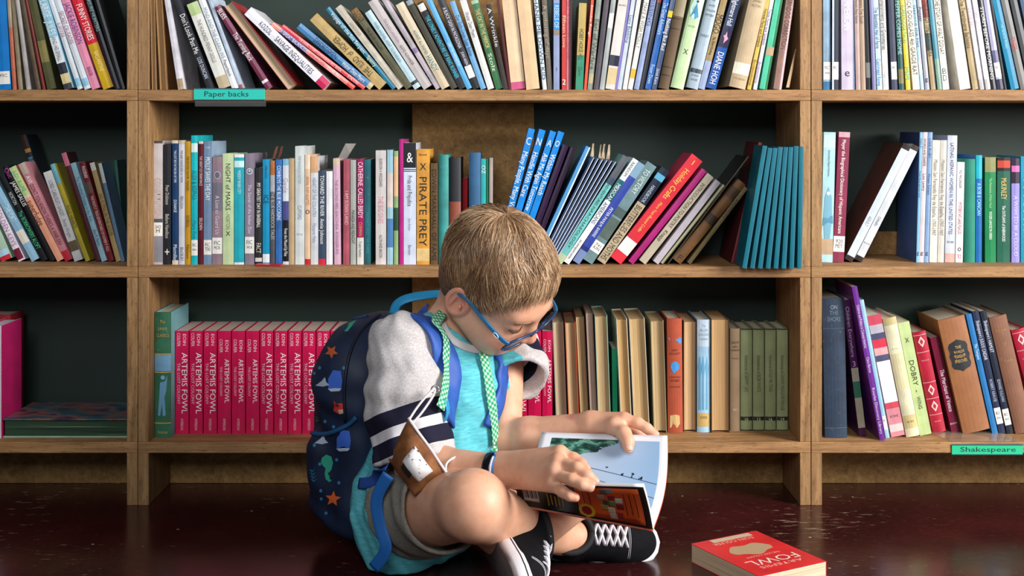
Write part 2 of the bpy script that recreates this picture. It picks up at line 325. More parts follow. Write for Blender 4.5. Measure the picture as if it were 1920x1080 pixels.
 (1397,1442,-25,31,'#bca684','beige','hardback with white label',dict(hb=1,k='cloth',t=[('JAMES',.15,.18,'#8f7a5c','h',.5),('HILTON',.19,.22,'#8f7a5c','h',.55),('LITTLE BROWN',.9,.925,'#8f7a5c','h',.7)],b=[(.76,.87,'#ece6d2')])),
 (1408,1450,-30,8,'#d2b048','yellow','slim paperback with black lettering',dict(t=[('Nevada Facts and Symbols',.24,.6,'#2a2414'),('Bridgestone',.72,.96,'#8a7020')])),
 (1419,1457,-30,8,'#dcd6e6','white','slim paperback with grey lettering',dict(t=[('Texas Facts and Symbols',.24,.58,'#5a5470'),('Bridgestone',.74,.94,'#9a8aaa')])),
 (1438,1473,-30,14,'#4fbf98','mint green','paperback with dark green edge',dict(b=[(.6,.68,'#b09a78')],split='#0f6a3a')),
 (1465,1492,-20,15,'#8f6a5e','dusty brown','paperback with pink edge',dict(t=[('HORNDOG CORRECTION',.06,.6,'#5a3a34',.6)],k='worn',split='#d8b0b4')),
]
RT = [
 (1544,1543.5,-25,13.5,'#7f9db6','blue grey','paperback with white call label',dict(k='worn',L=(.73,.9,'FIC HAN'),b=[(.92,1,'#2a6a96')])),
 (1560,1560.5,-25,12,'#2c3340','black and white','paperback with white call label',dict(L=(.73,.9,'FIC'),split='#c4cedb')),
 (1578,1577,-25,21.5,'#c3b8cc','lavender grey','thick paperback with ring mark',dict(t=[('AMERICAN',.14,.42,WT,.55),('e',.82,.87,'#2c2434','h',.4)])),
 (1600.5,1598,-25,4,'#8fb2da','light blue','very slim paperback',dict()),
 (1605,1601,-20,9,'#b49a92','pinkish brown','slim paperback',dict(t=[('Hannah\'s Fancy Notions',.1,.34,'#5a4440')])),
 (1615,1610,-25,8.5,'#a98f78','tan','slim paperback',dict(t=[('Nettie\'s Trip South',.1,.36,'#6a5444')])),
 (1625,1619,-20,9.5,'#25272c','charcoal','paperback with grey call label',dict(b=[(.73,.88,'#7d7d7e')])),
 (1636,1629,-25,8,'#7a78a2','purple blue','slim paperback',dict()),
 (1645,1636,-25,9.5,'#bcd9ea','ice blue','slim paperback with navy lettering',dict(t=[('The Basketball Hall of Fame',.2,.6,'#20406a'),('Cashmead Rowe',.7,.96,'#3a78b0')])),
 (1656,1648,-30,10.5,'#cfcdc8','pale grey','worn paperback with scribbled spine',dict(k='worn',t=[('Accomplishments and Grammaries',.08,.62,'#6a646a')])),
 (1672.5,1664,-25,10.5,'#353a50','navy','paperback with white call label',dict(k='worn',L=(.73,.9,'FIC'))),
 (1686,1676,-25,9.5,'#1f4a48','dark teal','paperback with pale lettering',dict(t=[('PEPPER COMES HOME',.14,.66,'#9ad0c4')],b=[(.8,.94,'#7d7448')])),
 (1699,1686,-25,9.5,'#d9c23a','yellow','slim paperback with teal lettering',dict(t=[('SUPERFUDGE TALES',.18,.55,'#4aa48c'),('MM',.78,.9,'#4aa48c')])),
 (1712,1695,-25,13,'#e0d9c8','cream','paperback with outlined black lettering',dict(t=[('NICK DOUGLASS 4th GRADE RAT',.1,.86,'#56504a',.62)])),
 (1726.8,1708,-30,6,'#a8cfe4','sky blue','very slim paperback',dict(t=[('Gaylord the Hat',.2,.6,'#3a5a78')],b=[(.72,.85,LAB)])),
 (1735,1717,-25,8,'#a2a4b2','grey','slim paperback with leaf mark',dict(t=[('Pioneer',.2,.34,'#3a3c4a'),('g',.89,.93,'#2c2c34','h')])),
 (1746,1726.5,-25,10,'#a89470','tan','paperback with red, teal and black title',dict(t=[('THE BLOODY TIME OF PANDORA',.14,.68,'#3a2a24')],b=[(.1,.3,'#8a3a34'),(.45,.62,'#34504e')])),
 (1758,1737.5,-25,8.5,'#3f8296','teal blue','slim paperback',dict(b=[(.7,1,'#7a9a8a')])),
 (1768,1748,-25,12,'#ddd9cc','cream white','paperback with black lettering and label',dict(t=[('THE STORY OF WALT DISNAY',.12,.66,'#4a463e',.7)],L=(.75,.97,'B D'))),
 (1800,1772,-25,20,'#dcd8d2','white','thick worn paperback with torn edge',dict(k='worn')),
 (1824,1794,-25,10.5,'#a8946c','khaki','slim paperback',dict(k='worn',t=[('The Twenty-one Balloons',.12,.6,'#5a4a30')])),
 (1838,1808,-25,9,'#ebe4ec','white','slim paperback beside the khaki one',dict(t=[('Gentle Ben',.2,.4,'#c0b4c0')],b=[(.9,1,'#bcb8bc')])),
 (1848.7,1819,-25,9,'#ece6ee','white','slim paperback beside the black one',dict(t=[('Misty Girl',.2,.4,'#c0b4c0')],b=[(.9,1,'#bcb8bc')])),
 (1859.7,1830.5,-25,8,'#24242a','black','paperback with white hand lettering',dict(t=[('STORM BEFORE MORNING',.2,.9,'#e6e4e0')])),
 (1871,1840,-25,11,'#a5a6c4','lavender','paperback with white call label',dict(L=(.74,.88,'FIC'),b=[(.62,.74,'#59597a'),(.9,1,'#30324a')])),
 (1884,1853,-20,8,'#2c262a','near-black','slim worn paperback',dict(k='worn')),
 (1896,1856,-20,15,'#1f7ea2','teal blue','shiny thick paperback',dict(t=[('THE BLACK PEARL',.34,.6,'#7ac4d4',.35)])),
 (1914,1871,-25,13,'#6d6c6a','grey','paperback with red stamp',dict(t=[('SINGER',.5,.62,'#b03a4a')])),
 (1931,1889,-20,13,'#3f4245','dark grey','paperback at the right edge',dict()),
 (1948,1908,-20,13,'#4b5f7a','slate blue','paperback cut by the frame edge',dict()),
]
LM = [
 (3,-55,355,20,'#a9c4ae','pale green','paperback with red emblem at foot',dict(b=[(.86,.94,'#a9cfe4'),(.94,1,'#c62a34')])),
 (35,-30,352,17,'#e3dce6','white','paperback with maroon foot panel',dict(t=[('GOLDEN KEYS',.3,.8,'#b07aa4')],b=[(.84,.98,'#7a1c3a')])),
 (60,-20,345,15,'#8db9d2','light blue','paperback with cream patch',dict(t=[('THE CAT',.3,.5,'#dceef6')],b=[(.62,.78,'#dfdacb')])),
 (79,-3,332,12,'#17191d','black','paperback with green lettering',dict(t=[('NORTON',.2,.34,'#c8ccc8',.6),('The BORROWERS ALOFT',.42,.86,'#3fc488')])),
 (95,5,314,11,'#141318','black','paperback with magenta top word',dict(t=[('Out',.02,.12,'#c83aa8'),('JAMES SALLIS',.16,.42,WT)])),
 (108,17,316,13,'#e9a184','peach and green','paperback with brown lettering',dict(t=[('JUDY BLUME',.04,.26,'#5a9a8a',.6),('superfudge',.36,.62,'#5a3024',.85)],b=[(0,.3,'#bcd68c'),(.3,.33,'#d8d0c0')])),
 (123,34,309,13,'#c4828c','dusty pink','paperback with dark red lettering',dict(t=[('AVI',.13,.2,WT,.6),('DON\'T YOU KNOW THERE\'S A WAR ON?',.22,.84,'#6a1c24',.62)],b=[(0,.11,'#b8a49a'),(.9,1,'#c4283a')])),
 (140,81,324,16,'#cfcfd0','white','paperback with small picture at foot',dict(t=[('LORD CARLISLE\'S GHOST',.1,.5,'#6a6a70',.55),('Betty Wright',.54,.74,'#8a8a90',.4)],b=[(.78,.89,'#6a5a40')])),
 (161,94,309,8.5,'#b5a52e','mustard yellow','slim paperback',dict(t=[('WILD HEARTS',.42,.66,'#3a3410')],b=[(0,.2,'#6ab0c0')])),
 (180,115,288,9.5,'#4b1f26','maroon','tall paperback with pink top',dict(b=[(0,.12,'#c86a82')])),
 (191,132,307,10,'#9cc6d6','powder blue','slim paperback',dict(t=[('The Hundred Dresses in the Attic',.14,.6,'#3f6a8a',.7),('Ann M. Martin',.68,.84,'#234a66')])),
 (203,148,306,11.5,'#7d1a26','deep red','paperback with portrait near top',dict(t=[('PHOENIX',.04,.16,WT,.7),('THE MOSTLY TRUE ADVENTURES OF HOMER P. FIGG',.34,.9,'#f0d8d0',.62)],b=[(.2,.31,'#6a5244')])),
 (218,168,306,9.5,'#b59a66','tan','slim paperback with white top',dict(t=[('NO FLYING IN THE HOUSE',.32,.74,'#2a2416')],b=[(0,.08,'#dcd8d0')])),
 (227.5,184,307,6.5,'#5c7c9c','steel blue','slim paperback beside the upright',dict(b=[(0,.2,'#c8d0cc')])),
 (112,38,255,11,'#1c2630','blue black','paperback sticking up behind the row',dict(y=.145,dp=.06,t=[('ROCK JAW',.18,.36,'#6aa8c8')],b=[(0,.11,'#3a2220'),(.11,.14,'#b07a3a')])),
 (229,211,301,8,'#1d5048','dark green','slim book set back in shadow',dict(y=.150,dp=.06)),
]
CM = [
 (288,288,264,17,'#c2bcbc','pale grey','hardback with call label, against upright',dict(t=[('CONSTITUTION',.3,.62,'#c9a89a',.7)],b=[(.0,.02,'#4a4444'),(.63,.66,'#55555c'),(.77,.98,'#8a8a94')],L=(.66,.77,'342 M'))),
 (306.5,307,271,14,'#23242a','black','hardback with white script lettering',dict(t=[('Peter Dickinson',.34,.5,'#c8c4bc',.5),('Before Hamilton',.58,.78,'#c8c4bc',.5),('+',.87,.93,WT,'h',.6)])),
 (323,323,263,11.5,'#173a64','navy','slim hardback with cream ends',dict(t=[('THE LOST BOY IN THE SEA OF TIME',.08,.34,'#dfe6ee'),('DONAHUE',.48,.58,'#dfe6ee',.6),('Macmillan',.84,.97,'#dfe6ee',.6)],b=[(0,.025,'#d8ccb4'),(.965,1,'#d8ccb4')])),
 (335.5,335.5,263,11,'#cbcad2','silver white','slim hardback with grey lettering',dict(t=[('THE BABY DANCE SIGN OF TWINS',.08,.34,'#55586a'),('FERGUSON',.45,.55,'#55586a',.6),('BRADBURY',.86,.97,'#55586a',.6)],b=[(0,.03,'#cbb896')])),
 (347.5,347.5,265,10,'#c08f1c','mustard','slim hardback with dark lettering',dict(t=[('THE MYSTERY MASTER TREASURE',.12,.4,'#4a3408'),('SOBOL',.6,.7,'#4a3408',.6),('Nelson',.84,.95,'#4a3408',.6)])),
 (358.7,358.7,254,12,'#17b4bc','turquoise','tall hardback with call label',dict(t=[('ALEX & SOPHIA',.27,.5,'#0f6a78',.8),('Mary Finn',.66,.8,'#0f7a88',.6)],b=[(.06,.13,'#d4e8e4')],L=(.81,.93,'FIC MEN'))),
 (372.2,372.4,265,9,'#5b1626','burgundy','slim hardback with pale lettering',dict(t=[('THE GREAT ICE CREAM RACE',.12,.36,'#d8c4c0'),('SELDEN',.62,.72,'#d8c4c0',.6)],b=[(0,.02,'#d8ccb8')])),
 (382,382.3,265,15,'#6f87a4','steel blue','hardback with white title and call label',dict(t=[('5 1/4',.03,.07,WT,'h',.5),('MOLLY SAVES THE DAY',.13,.48,WT,.6)],L=(.8,.92,'FIC TRI'),side='#8fa6bc')),
 (398,398.6,294,18.5,'#8f7884','mauve grey','plastic-covered hardback with oval emblem',dict(t=[('A Lion to Guard Us',.36,.72,'#d8c8d0',.4)],b=[(.24,.5,'#6f6a78')],L=(.75,.9,'FIC MCR'),art='oval')),
 (417.7,417.7,288,20.5,'#bed0a0','pale green','hardback with typewriter lettering',dict(t=[('NIGHT of MASKS',.09,.51,'#2c3226',.42),('- NORTON',.53,.68,'#6a7a54',.38),('X',.7,.74,'#2c3226','h',.4)],k='dull')),
 (439.2,439.4,289,18.5,'#22a6b6','cyan','hardback with white borders',dict(t=[('MUDDY RIVER CITY',.15,.36,'#d6f0f2',.36)],b=[(0,.03,'#e4e6e2'),(.06,.12,'#c8ecec'),(.98,1,'#e4e6e2')])),
 (459.2,459.5,288,17.5,'#86798a','dusty purple','plastic-covered book with ring emblem',dict(t=[('The Secret of the Indian Zoo',.28,.72,'#e0d8e2',.36)],L=(.75,.9,'FIC WLR'),art='ring')),
 (478.5,479,314,12.7,'#1c1b1e','black','battered paperback with bold white title',dict(t=[('MY GREATEST DAY IN BASEBALL',.16,.62,WT,.66),('FACT',.78,.88,'#d8d0c4',.7)],k='worn',b=[(.93,.97,'#d0ccc4')])),
 (492.6,492.8,299,13,'#1590bd','bright cyan','paperback with dark title',dict(t=[('VIVIEN ALCOCK',.06,.18,'#0c3f58',.5),('ICE',.34,.42,'#0c2f48',.7)],b=[(.9,.98,'#e6eef0')])),
 (507,507,301,8.5,'#4b4c54','grey','slim paperback with orange top',dict(t=[('THE BLUE HADDOCK TALES',.3,.76,'#b8b4b0')],b=[(0,.14,'#b86a2c'),(.14,.3,'#a8a8ae')],k='worn')),
 (517,517,299,12,'#2465ac','blue','paperback with worn white edges',dict(t=[('COWBOYS THE BLUE MOCCASINS',.06,.58,'#e6eef8',.6)],k='worn')),
 (530.5,530.5,298,11,'#d7d9e0','white and black','paperback with black lower half',dict(t=[('Gayle',.18,.32,'#b0a4b4'),('From the Mixed-Up Files',.66,.92,WT,.7)],b=[(.0,.06,'#7ab4d0'),(.4,.58,'#4a4a86'),(.58,.97,'#16161c')])),
 (542.5,542.5,297,9.5,'#bda47c','tan','slim plain book',dict(k='cloth')),
 (553.5,553.5,274,17.5,'#d0d6d4','milky white','tall plastic-covered hardback',dict(t=[('THE MAKING OF HISTORY',.08,.32,'#8fa8b4',.5),('CLIFFORD',.5,.62,'#7a8a92',.5),('FIC CLI',.72,.77,'#6a7278','h',.6)])),
 (572,572,290,10,'#e5c19c','peach','slim paperback with red foot',dict(t=[('ANIMAL FARM ADAPTED',.2,.46,'#b8744a',.6),('o',.5,.54,'#7a3a5a','h',.8)],b=[(.0,.13,'#ead0b4'),(.95,1,'#c4202e')])),
 (583,583,293,13.7,'#cfd2d6','white','paperback with peach top',dict(t=[('HEART OF THE COUNTRY',.2,.56,'#8a9ab0',.5),('Margaret Mahy',.62,.8,'#8a9ab0',.45)],b=[(.0,.15,'#d9a678')])),
 (597.5,597.5,320,13.2,'#39485e','slate navy','paperback with two-line title',dict(t=[('TOWARD THE RIVER  Annie Johnson',.05,.78,WT,.55)],b=[(.94,1,'#cf2440')])),
 (612,612,321,11.5,'#e8e8ec','bright white','slim bare-spined paperback',dict(k='dull')),
 (627,624.6,297,12.5,'#d3abc0','lilac pink','paperback with torn corner',dict(t=[('THE SECOND MRS. GIACONDA  KONIGSBURG',.2,.9,'#9a6a90',.4)],b=[(0,.07,'#cdbb9c')])),
 (643.5,644.2,299,12,'#a94c5c','rose','worn paperback',dict(t=[('I AM SUSAN LAND',.3,.62,'#e0b8b4',.55)],k='worn')),
 (657.2,657.2,300,10.5,'#a7aca4','grey green','slim paperback',dict(t=[('MANASSA AND MIDNIGHT',.48,.8,'#3a3e3a',.6)])),
 (669.5,669.5,298,12.7,'#a01557','magenta','paperback with white foot',dict(t=[('CATHERINE, CALLED BIRDY',.03,.56,'#f0dce4',.7),('CUSHMAN',.6,.73,'#d6a05a',.5),('Trophy Newbery',.78,.93,'#2c2c30',.5)],b=[(.745,1,'#d9d6d0')])),
 (683.2,683.2,299,11.7,'#0f5a63','deep teal','paperback',dict(t=[('SADAKO AND THE PAPER',.5,.9,'#2c8a92',.5)],k='worn')),
 (704.5,704.5,282,19.5,'#cfc8c4','warm white','paperback with pink and black lettering',dict(t=[('GORDON + WOODARD',.07,.32,'#3a3a40',.36),('THE BIG ONES',.4,.64,'#d88a9c',.5),('ALLYN AND BACON',.74,.94,'#3a3a40',.36)])),
 (726,726,281,11,'#9cc4d2','pale aqua','slim picture book',dict(b=[(.2,.5,'#d8c8c0'),(.6,.85,'#4f7fb0')])),
 (738.7,738.7,283,8,'#8fae78','green and peach','slim picture book',dict(b=[(.05,.4,'#e0b48a'),(.5,.7,'#2c4a3a')])),
 (748.8,748.8,261,7.5,'#b3257e','fuchsia','tall slim book',dict()),
 (757,757,268,23,'#cfd6e8','white','classic paperback with black top',dict(t=[('&',.08,.16,WT,'h',.5),('Pride and Prejudice',.27,.52,'#3a3c48',.36),('Jane Austen',.62,.72,'#8a8ea0',.26),('Bantam',.84,.92,'#6a6e80',.26)],b=[(0,.205,'#17181c'),(.215,.222,'#17181c'),(.23,.236,'#17181c')])),
 (781.2,781.2,280,24.3,'#cf9132','orange','hardback with large black title',dict(t=[('Bennett',.03,.06,'#5a3a10','h',.6),('X',.12,.18,'#1c140a','h',.5),('PIRATE PREY',.24,.84,'#1c140a',.56)],b=[(.86,.97,'#d8b878')],k='worn')),
 (807.5,807.5,306,13.7,'#5f4420','brown','old hardback with dark lettering',dict(t=[('EDWIN MARSHALL OF FAME',.06,.96,'#22160a',.6)],k='cloth')),
 (822.5,822.5,290,18.7,'#2f8a84','sea green','worn cloth hardback',dict(k='worn',hb=1)),
 (842.5,842.5,296,22,'#1c1e24','black','hardback with torn red lower half',dict(b=[(.41,1,'#8a4632')],k='dull',hb=1)),
 (867,867.8,334,9,'#c8142c','scarlet','slim folder-like book',dict(y=.11)),
 (879.5,879.5,286,21.5,'#2f5f88','denim blue','clothbound hardback',dict(k='cloth',hb=1,t=[('XY',.46,.52,'#c8d4e0','h',.5)])),
 (902,902,298,9,'#2fa8a8','aqua','slim paperback',dict(t=[('OZ',.06,.14,'#d8f0e4')])),
 (911.5,911.5,298,4.3,'#1d6a4c','forest green','very slim paperback',dict()),
 (917,917.6,296,6.5,'#a89a92','grey','slim tilted paperback',dict()),
 (936,1003,243,12,'#0f83d6','bright blue','reader with white letter C',dict(t=[('C',.06,.12,WT,'h',.7),('Many People, Many Voices',.17,.66,WT)])),
 (948.5,1023,245,12,'#0f83d6','bright blue','reader with white letter N',dict(t=[('N',.06,.12,WT,'h',.7),('Handle With Care',.17,.5,WT)])),
 (961,1043,248,11.5,'#0f83d6','bright blue','reader with white letter A',dict(t=[('A',.06,.12,WT,'h',.7),('Ask Me Again Tomorrow',.17,.6,WT)])),
 (973.5,1058,249,11.5,'#0f83d6','bright blue','reader with white letter O',dict(t=[('O',.06,.12,WT,'h',.7),('Within My Reach',.17,.48,WT)])),
 (986,1066,274,11,'#2c1238','dark purple','leaning hardback',dict()),
 (996.5,1079,279,9.5,'#24102c','purple black','leaning hardback',dict()),
 (1006,1107,277,8.5,'#4b96cf','light blue','leaning slim book with pale edge',dict(split='#cfdcec')),
]+[(1012+5.2*i, 1114+8.2*i, 296+1.6*i, 4.4, '#16375f', 'dark blue', ['first','second','third','fourth','fifth','sixth'][i]+' of six white-edged booklets', dict(split='#d6dbe4')) for i in range(6)]+[
 (1053,1180,297,20.5,'#6fc0bc','aqua','hardback with archaeology picture',dict(t=[('ADVENTURES IN',.26,.5,'#16343a',.4),('ARCHAEOLOGY',.5,.86,'#16505a',.42)],b=[(0,.2,'#5a5c66'),(.2,.26,'#3c4a5c'),(.92,1,'#b9c8a0')])),
 (1066.5,1197,302,12,'#e6e6e8','white and teal','paperback',dict(t=[('RANDOM',.03,.16,'#55565c',.5),('MEXICAN',.24,.4,WT,.66),('AMERICANS',.42,.62,'#3a5a74',.66),('the immigrant series',.78,.96,'#5a5a60',.4)],b=[(.2,.4,'#12606c')])),
 (1086,1209,310,15,'#31449c','royal blue','hardback with picture at top',dict(t=[('PETER PAN',.45,.6,'#dfe4f4',.4),('J.M. BARRIE',.6,.74,'#dfe4f4',.4)],b=[(0,.14,'#7fa0b8'),(.84,.88,'#24307a'),(.88,1,'#7486b4')])),
 (1110,1231,313,20,'#68868a','grey green','hardback with call label',dict(t=[('TO VICTORY',.06,.3,'#d4e2e0',.5),],b=[(.46,.54,'#3f5452'),(.56,.76,'#52645c')],L=(.8,.9,'741 KIN'),k='worn')),
 (1134,1255,322,17.5,'#1a2638','black','hardback with tan title panel',dict(t=[('HANDBOOK',.18,.36,'#b8c4d4',.4),('BUTTERFLIES AND MOTHS',.4,.97,'#2a2014',.66)],b=[(.06,.12,'#56a0c0'),(.37,1,'#b3a284')])),
 (1164,1317,303,29,'#d3303e','red','thick craft book with yellow title',dict(t=[('1',.03,.07,'#f0c04a','h',.25),('Holiday Crafts',.12,.4,'#f2c44c',.42),('More Year-Round Crafts',.44,.72,'#f2c44c',.24)],b=[(.8,.92,LAB)],side='#c43a5a')),
 (1187,1325,322,11,'#a3206e','magenta','leaning slim book',dict()),
 (1210,1338,333,14.5,'#b8ad98','cream','paperback on poetry',dict(t=[('INTRODUCTION TO POETRY',.1,.6,'#4a4438',.5),('Knapp',.64,.76,'#4a4438',.5)])),
 (1234,1351,343,11.5,'#b9b2ba','pale lilac','leaning paperback',dict(k='dull')),
 (1243.5,1360,349,5.8,'#a5a37e','pale olive','first slim leaning booklet',dict(split='#3a3a24')),
 (1252,1404,294,5,'#181410','black','tall thin board with tan edge',dict(split='#6a5030')),
 (1275.5,1398,347,18.5,'#6f4a20','brown','old leather-look hardback',dict(k='worn',hb=1,b=[(.08,.2,'#4a3014'),(.42,.52,'#3a2510')],t=[('F',.92,.98,'#2c1c0c','h',.5)])),
 (1294.5,1402,354,9.5,'#6a5c34','olive tan','leaning slim hardback',dict(t=[('CANYON',.1,.4,'#2c2410')],k='worn')),
 (1377,1429,268,6.5,'#6a1820','crimson','hardback with its cover turned outward',dict(y=.055,side='#5a141a')),
 (1386,1433,288,5.5,'#7a2030','wine red','slim hardback beside teal set',dict(y=.055)),
]+[(1400+14.75*i, 1438.5+9.8*i, [274,278,278,276,276,276,274,275][i], 8.3, '#0b6d7e', 'teal', 'matching volume, '+['first','second','third','fourth','fifth','sixth','seventh','last'][i]+' of eight', dict(y=-.034, dp=.082, split='#0a5a72')) for i in range(8)]
RM = [
 (1561,1567,248,22,'#a5cfd8','pale cyan','hardback with blue figure drawing',dict(t=[('Extraordinary Hispanic Americans',.14,.34,'#2c5a6a',.3)],b=[(.02,.12,'#bcdfe2'),(.82,.94,'#b59c80')],art='figure',yb=492)),
 (1582,1594,248,21,'#84324c','plum','hardback with white title and call label',dict(t=[('Meyer the Biographical Dictionary of Hispanic Americans',.06,.78,WT,.32)],b=[(0,.04,'#d0a4b0')],L=(.8,.92,'920 MEY'))),
 (1597.5,1708,275,15,'#c6d3e0','pale blue','leaning hardback with brown cover facing out',dict(t=[('ADULT',.62,.7,'#8a94a0',.4)],b=[(0,.04,'#2c2422'),(.96,1,'#2c2422')],side='#4f382c')),
 (1615.5,1724,276,15,'#cdd2d8','white grey','leaning hardback with dark ends',dict(t=[('Othello',.62,.7,'#7a8490',.4),('921 OTH',.82,.88,'#5a5a60','h',.8)],b=[(0,.04,'#3c302c'),(.96,1,'#2c2422')])),
 (1723,1730,248,9.5,'#7cb4d8','light blue','slim hardback, its dark back cover visible',dict(t=[('HALF',.05,.12,'#1c4a6a',.6),('Frank Percy and Ann Hud',.3,.5,'#1c4a6a',.6),('g',.92,.95,'#1c2c4a','h')],side='#2f4a7a')),
 (1732,1739.5,248,8.7,'#d6c6cc','pale pink','slim hardback',dict(t=[('SWORDS AND CHARMS',.05,.26,'#3a2c3a',.6),('Lois Lowry',.32,.45,'#3a2c3a',.6),('g',.92,.95,'#1c2c4a','h')])),
 (1741,1748.7,248,8,'#7c9cc4','cornflower blue','slim hardback',dict(t=[('LOIS RUBY',.05,.2,'#26406a',.6),('Miriam Schlein',.32,.48,'#26406a',.6),('g',.92,.95,'#1c2c4a','h')])),
 (1756.5,1763,263,14,'#d8d4c8','cream white','paperback with italic mission title',dict(t=[('Mission San Fernando Rey de España, 1797-1997',.16,.78,'#7a766c',.5)])),
 (1769.7,1775.7,263,12,'#c9c5bb','greyish cream','paperback with italic mission title',dict(t=[('Mission San Fernando Rey de España, 1797-1997',.16,.78,'#7a766c',.55)])),
 (1789.7,1795,254,18,'#c3c9da','lavender white','hardback with navy title',dict(t=[('LATINAS: HISPANIC WOMEN IN THE UNITED STATES',.06,.78,'#2c3a5a',.36),('305 868',.82,.86,'#5a5a66','h',.7)],b=[(.93,1,'#c8a094')])),
 (1805,1808.6,304,13.5,'#e6e2e4','white','paperback with red mystery lettering',dict(t=[('M.D. MACGREGOR',.08,.26,'#2c2c34',.45),('MYSTERY AT LAKE PLACID',.4,.72,'#b0243c',.5),('o',.85,.89,'#16161c','h',.45),('32',.92,.96,'#c4203c','h',.5)])),
 (1808,1808.8,298,20,'#157a66','emerald','bare-spined hardback',dict(k='cloth',hb=1)),
 (1829.3,1830,291,11.5,'#1562a6','blue','tall hardback with cyan top',dict(t=[('A BOB & CANCAN',.26,.56,'#9ad4ea',.6)],b=[(0,.22,'#1fa4b4')])),
 (1847,1846.7,295,20.5,'#157a48','green','paperback with white lettering',dict(t=[('The Adventures of Robin Hood',.2,.48,'#9ad49a',.4),('ROGER LANCELYN GREEN',.52,.78,WT,.36)],b=[(.0,.14,'#8a8a5a')])),
 (1869.3,1870,295,24.3,'#1d5a48','bottle green','paperback with gold author name',dict(t=[('McKINLEY',.2,.4,'#d8b45a',.5),('The OUTLAWS of SHERWOOD',.46,.8,WT,.46)],b=[(0,.13,'#22181a'),(.03,.1,'#b8402c')])),
 (1896.7,1896.7,297,15,'#8d86c8','violet','paperback with black top',dict(t=[('A WISH TO BE A CLOUD',.36,.94,'#c8c4ee',.5)],b=[(0,.24,'#2c2034'),(.07,.13,'#c064a0')])),
 (1914,1914,293,20,'#1690aa','cyan','paperback cut by the frame edge',dict(t=[('TOO SOON',.2,.7,'#c8ecf0',.5)])),
]
CB = [
 (290,290,585,31,'#2d6a4c','green','antique classics volume with pale blue panel',dict(t=[('The',.06,.09,GD,'h',.3),('JUNIOR',.12,.15,GD,'h',.55),('CLASSICS',.17,.2,GD,'h',.75),('Volume',.94,.97,GD,'h',.6)],b=[(.34,.47,'#6f9fc0'),(.33,.338,GD),(.475,.483,GD),(.88,.888,GD)],k='worn',hb=1,art='child',side='#7fb4bc',yb=820,dp=.13)),
]+[(329+26.45*k, 329+26.45*k, 620.5, 24.6, '#d0104e', 'hot pink', 'identical novel', dict(af=(2 if k in (3,4,5,25,26) else 1), yb=814, dp=.125, pg='#cbb6a6')) for k in range(27)]+[
 (1043,1035,603,21,'#5f625f','grey','old book with cream pages outward',dict(po=1,pg='#b9a484',yb=812,hbk=1)),
 (1067,1059,604,20.5,'#c0502c','orange-covered','old book with tan pages outward',dict(po=1,pg='#b59670',yb=812,hbk=1)),
 (1089,1078.5,593,16.5,'#4a3a2a','dark brown','old book with ragged pages outward',dict(po=1,pg='#b3946a',yb=812,hbk=1)),
 (1107.5,1097.5,586,13.5,'#5a4238','umber','old book with pinkish pages outward',dict(po=1,pg='#b8a090',yb=812,hbk=1)),
 (1122.5,1115,592,23.5,'#8ab4a0','mint-covered','old book with tan pages outward',dict(po=1,pg='#b79a70',yb=812,hbk=1)),
 (1149,1147,654,12,'#0f8a62','emerald','booklet leaning in the gap',dict(yb=806,dp=.09)),
 (1165.5,1155.5,598,20,'#d6cdb8','ivory-covered','old book with golden pages outward',dict(po=1,pg='#b9935c',yb=812,hbk=1)),
 (1189.5,1179.5,597,29,'#c6bda8','grey-white','thick old book with tan pages outward',dict(po=1,pg='#bd9d6c',yb=812,hbk=1)),
 (1226,1219.5,601,24.5,'#8a8a6c','khaki','old book with tan pages outward',dict(po=1,pg='#b99c70',yb=812,hbk=1)),
 (1252.5,1250.5,597,28,'#a9482a','rust red','clothbound book with blue emblems',dict(t=[('DAVY',.265,.29,'#5a2414','h',.4),('CROCKETT',.295,.32,'#5a2414','h',.75),('CONSTANCE',.5,.525,'#5a2414','h',.75),('ROURKE',.53,.555,'#5a2414','h',.6),('JUNIOR BOOKS',.59,.61,'#5a2414','h',.7)],b=[],k='cloth',hb=1,art='pistol',yb=811)),
 (1281.3,1281.3,602,24,'#3c342c','black-covered','old book with peach pages outward',dict(po=1,pg='#c9a274',yb=810,hbk=1)),
 (1307,1307,599,24.5,'#9cc4dc','pale blue','book with faded blue trees',dict(t=[('The',.04,.07,'#7a9ab4','h',.3),('ALLEN',.08,.105,'#7a9ab4','h',.6),('SOLDIER',.12,.145,'#7a9ab4','h',.75),('TURNER',.16,.185,'#7a9ab4','h',.65),('COOL',.85,.885,'#5a4a20','h',.55)],b=[(0,.24,'#b9c9d6'),(.83,.95,'#c8aa6a')],hb=1,art='trees',yb=810)),
 (1333.5,1333,598,34,'#4a3a28','brown-covered','thick old book with tan pages outward',dict(po=1,pg='#c29a68',yb=811,hbk=1)),
 (1369,1369,616,18,'#a08566','tan','clothbound book with brown lettering',dict(t=[('EARTH',.12,.15,'#4a3a28','h',.75),('and a',.16,.185,'#4a3a28','h',.5),('RAINBOW',.195,.225,'#4a3a28','h',.85),('MORGAN',.28,.3,'#6a5640','h',.7),('FIC',.78,.8,'#e0d4c0','h',.4)],k='cloth',hb=1,yb=808)),
]+[(x, x, 616, w, '#8f9a6c', 'sage', n+' of four matching clothbound volumes', dict(t=[(s,.26,.62 if i!=3 else .8,'#2f3420',.36),(str(10+3*i),.875,.9,'#d8d8b8','h',.28)],b=[(0,.012,'#2f3a20'),(.862,.9,'#22241c'),(.99,1,'#2f3a20')],k='cloth',hb=1,yb=807,split=None)) for i,(x,w,n,s) in enumerate([(1388.6,21.5,'first','Adventures of SAMMY JAY'),(1412,20.5,'second','Adventures of BOB WHITE'),(1434.5,20,'third','Adventures of OLD MR. TOAD'),(1456.5,20.5,'last','Adventures of DANNY MEADOW MOUSE')])]
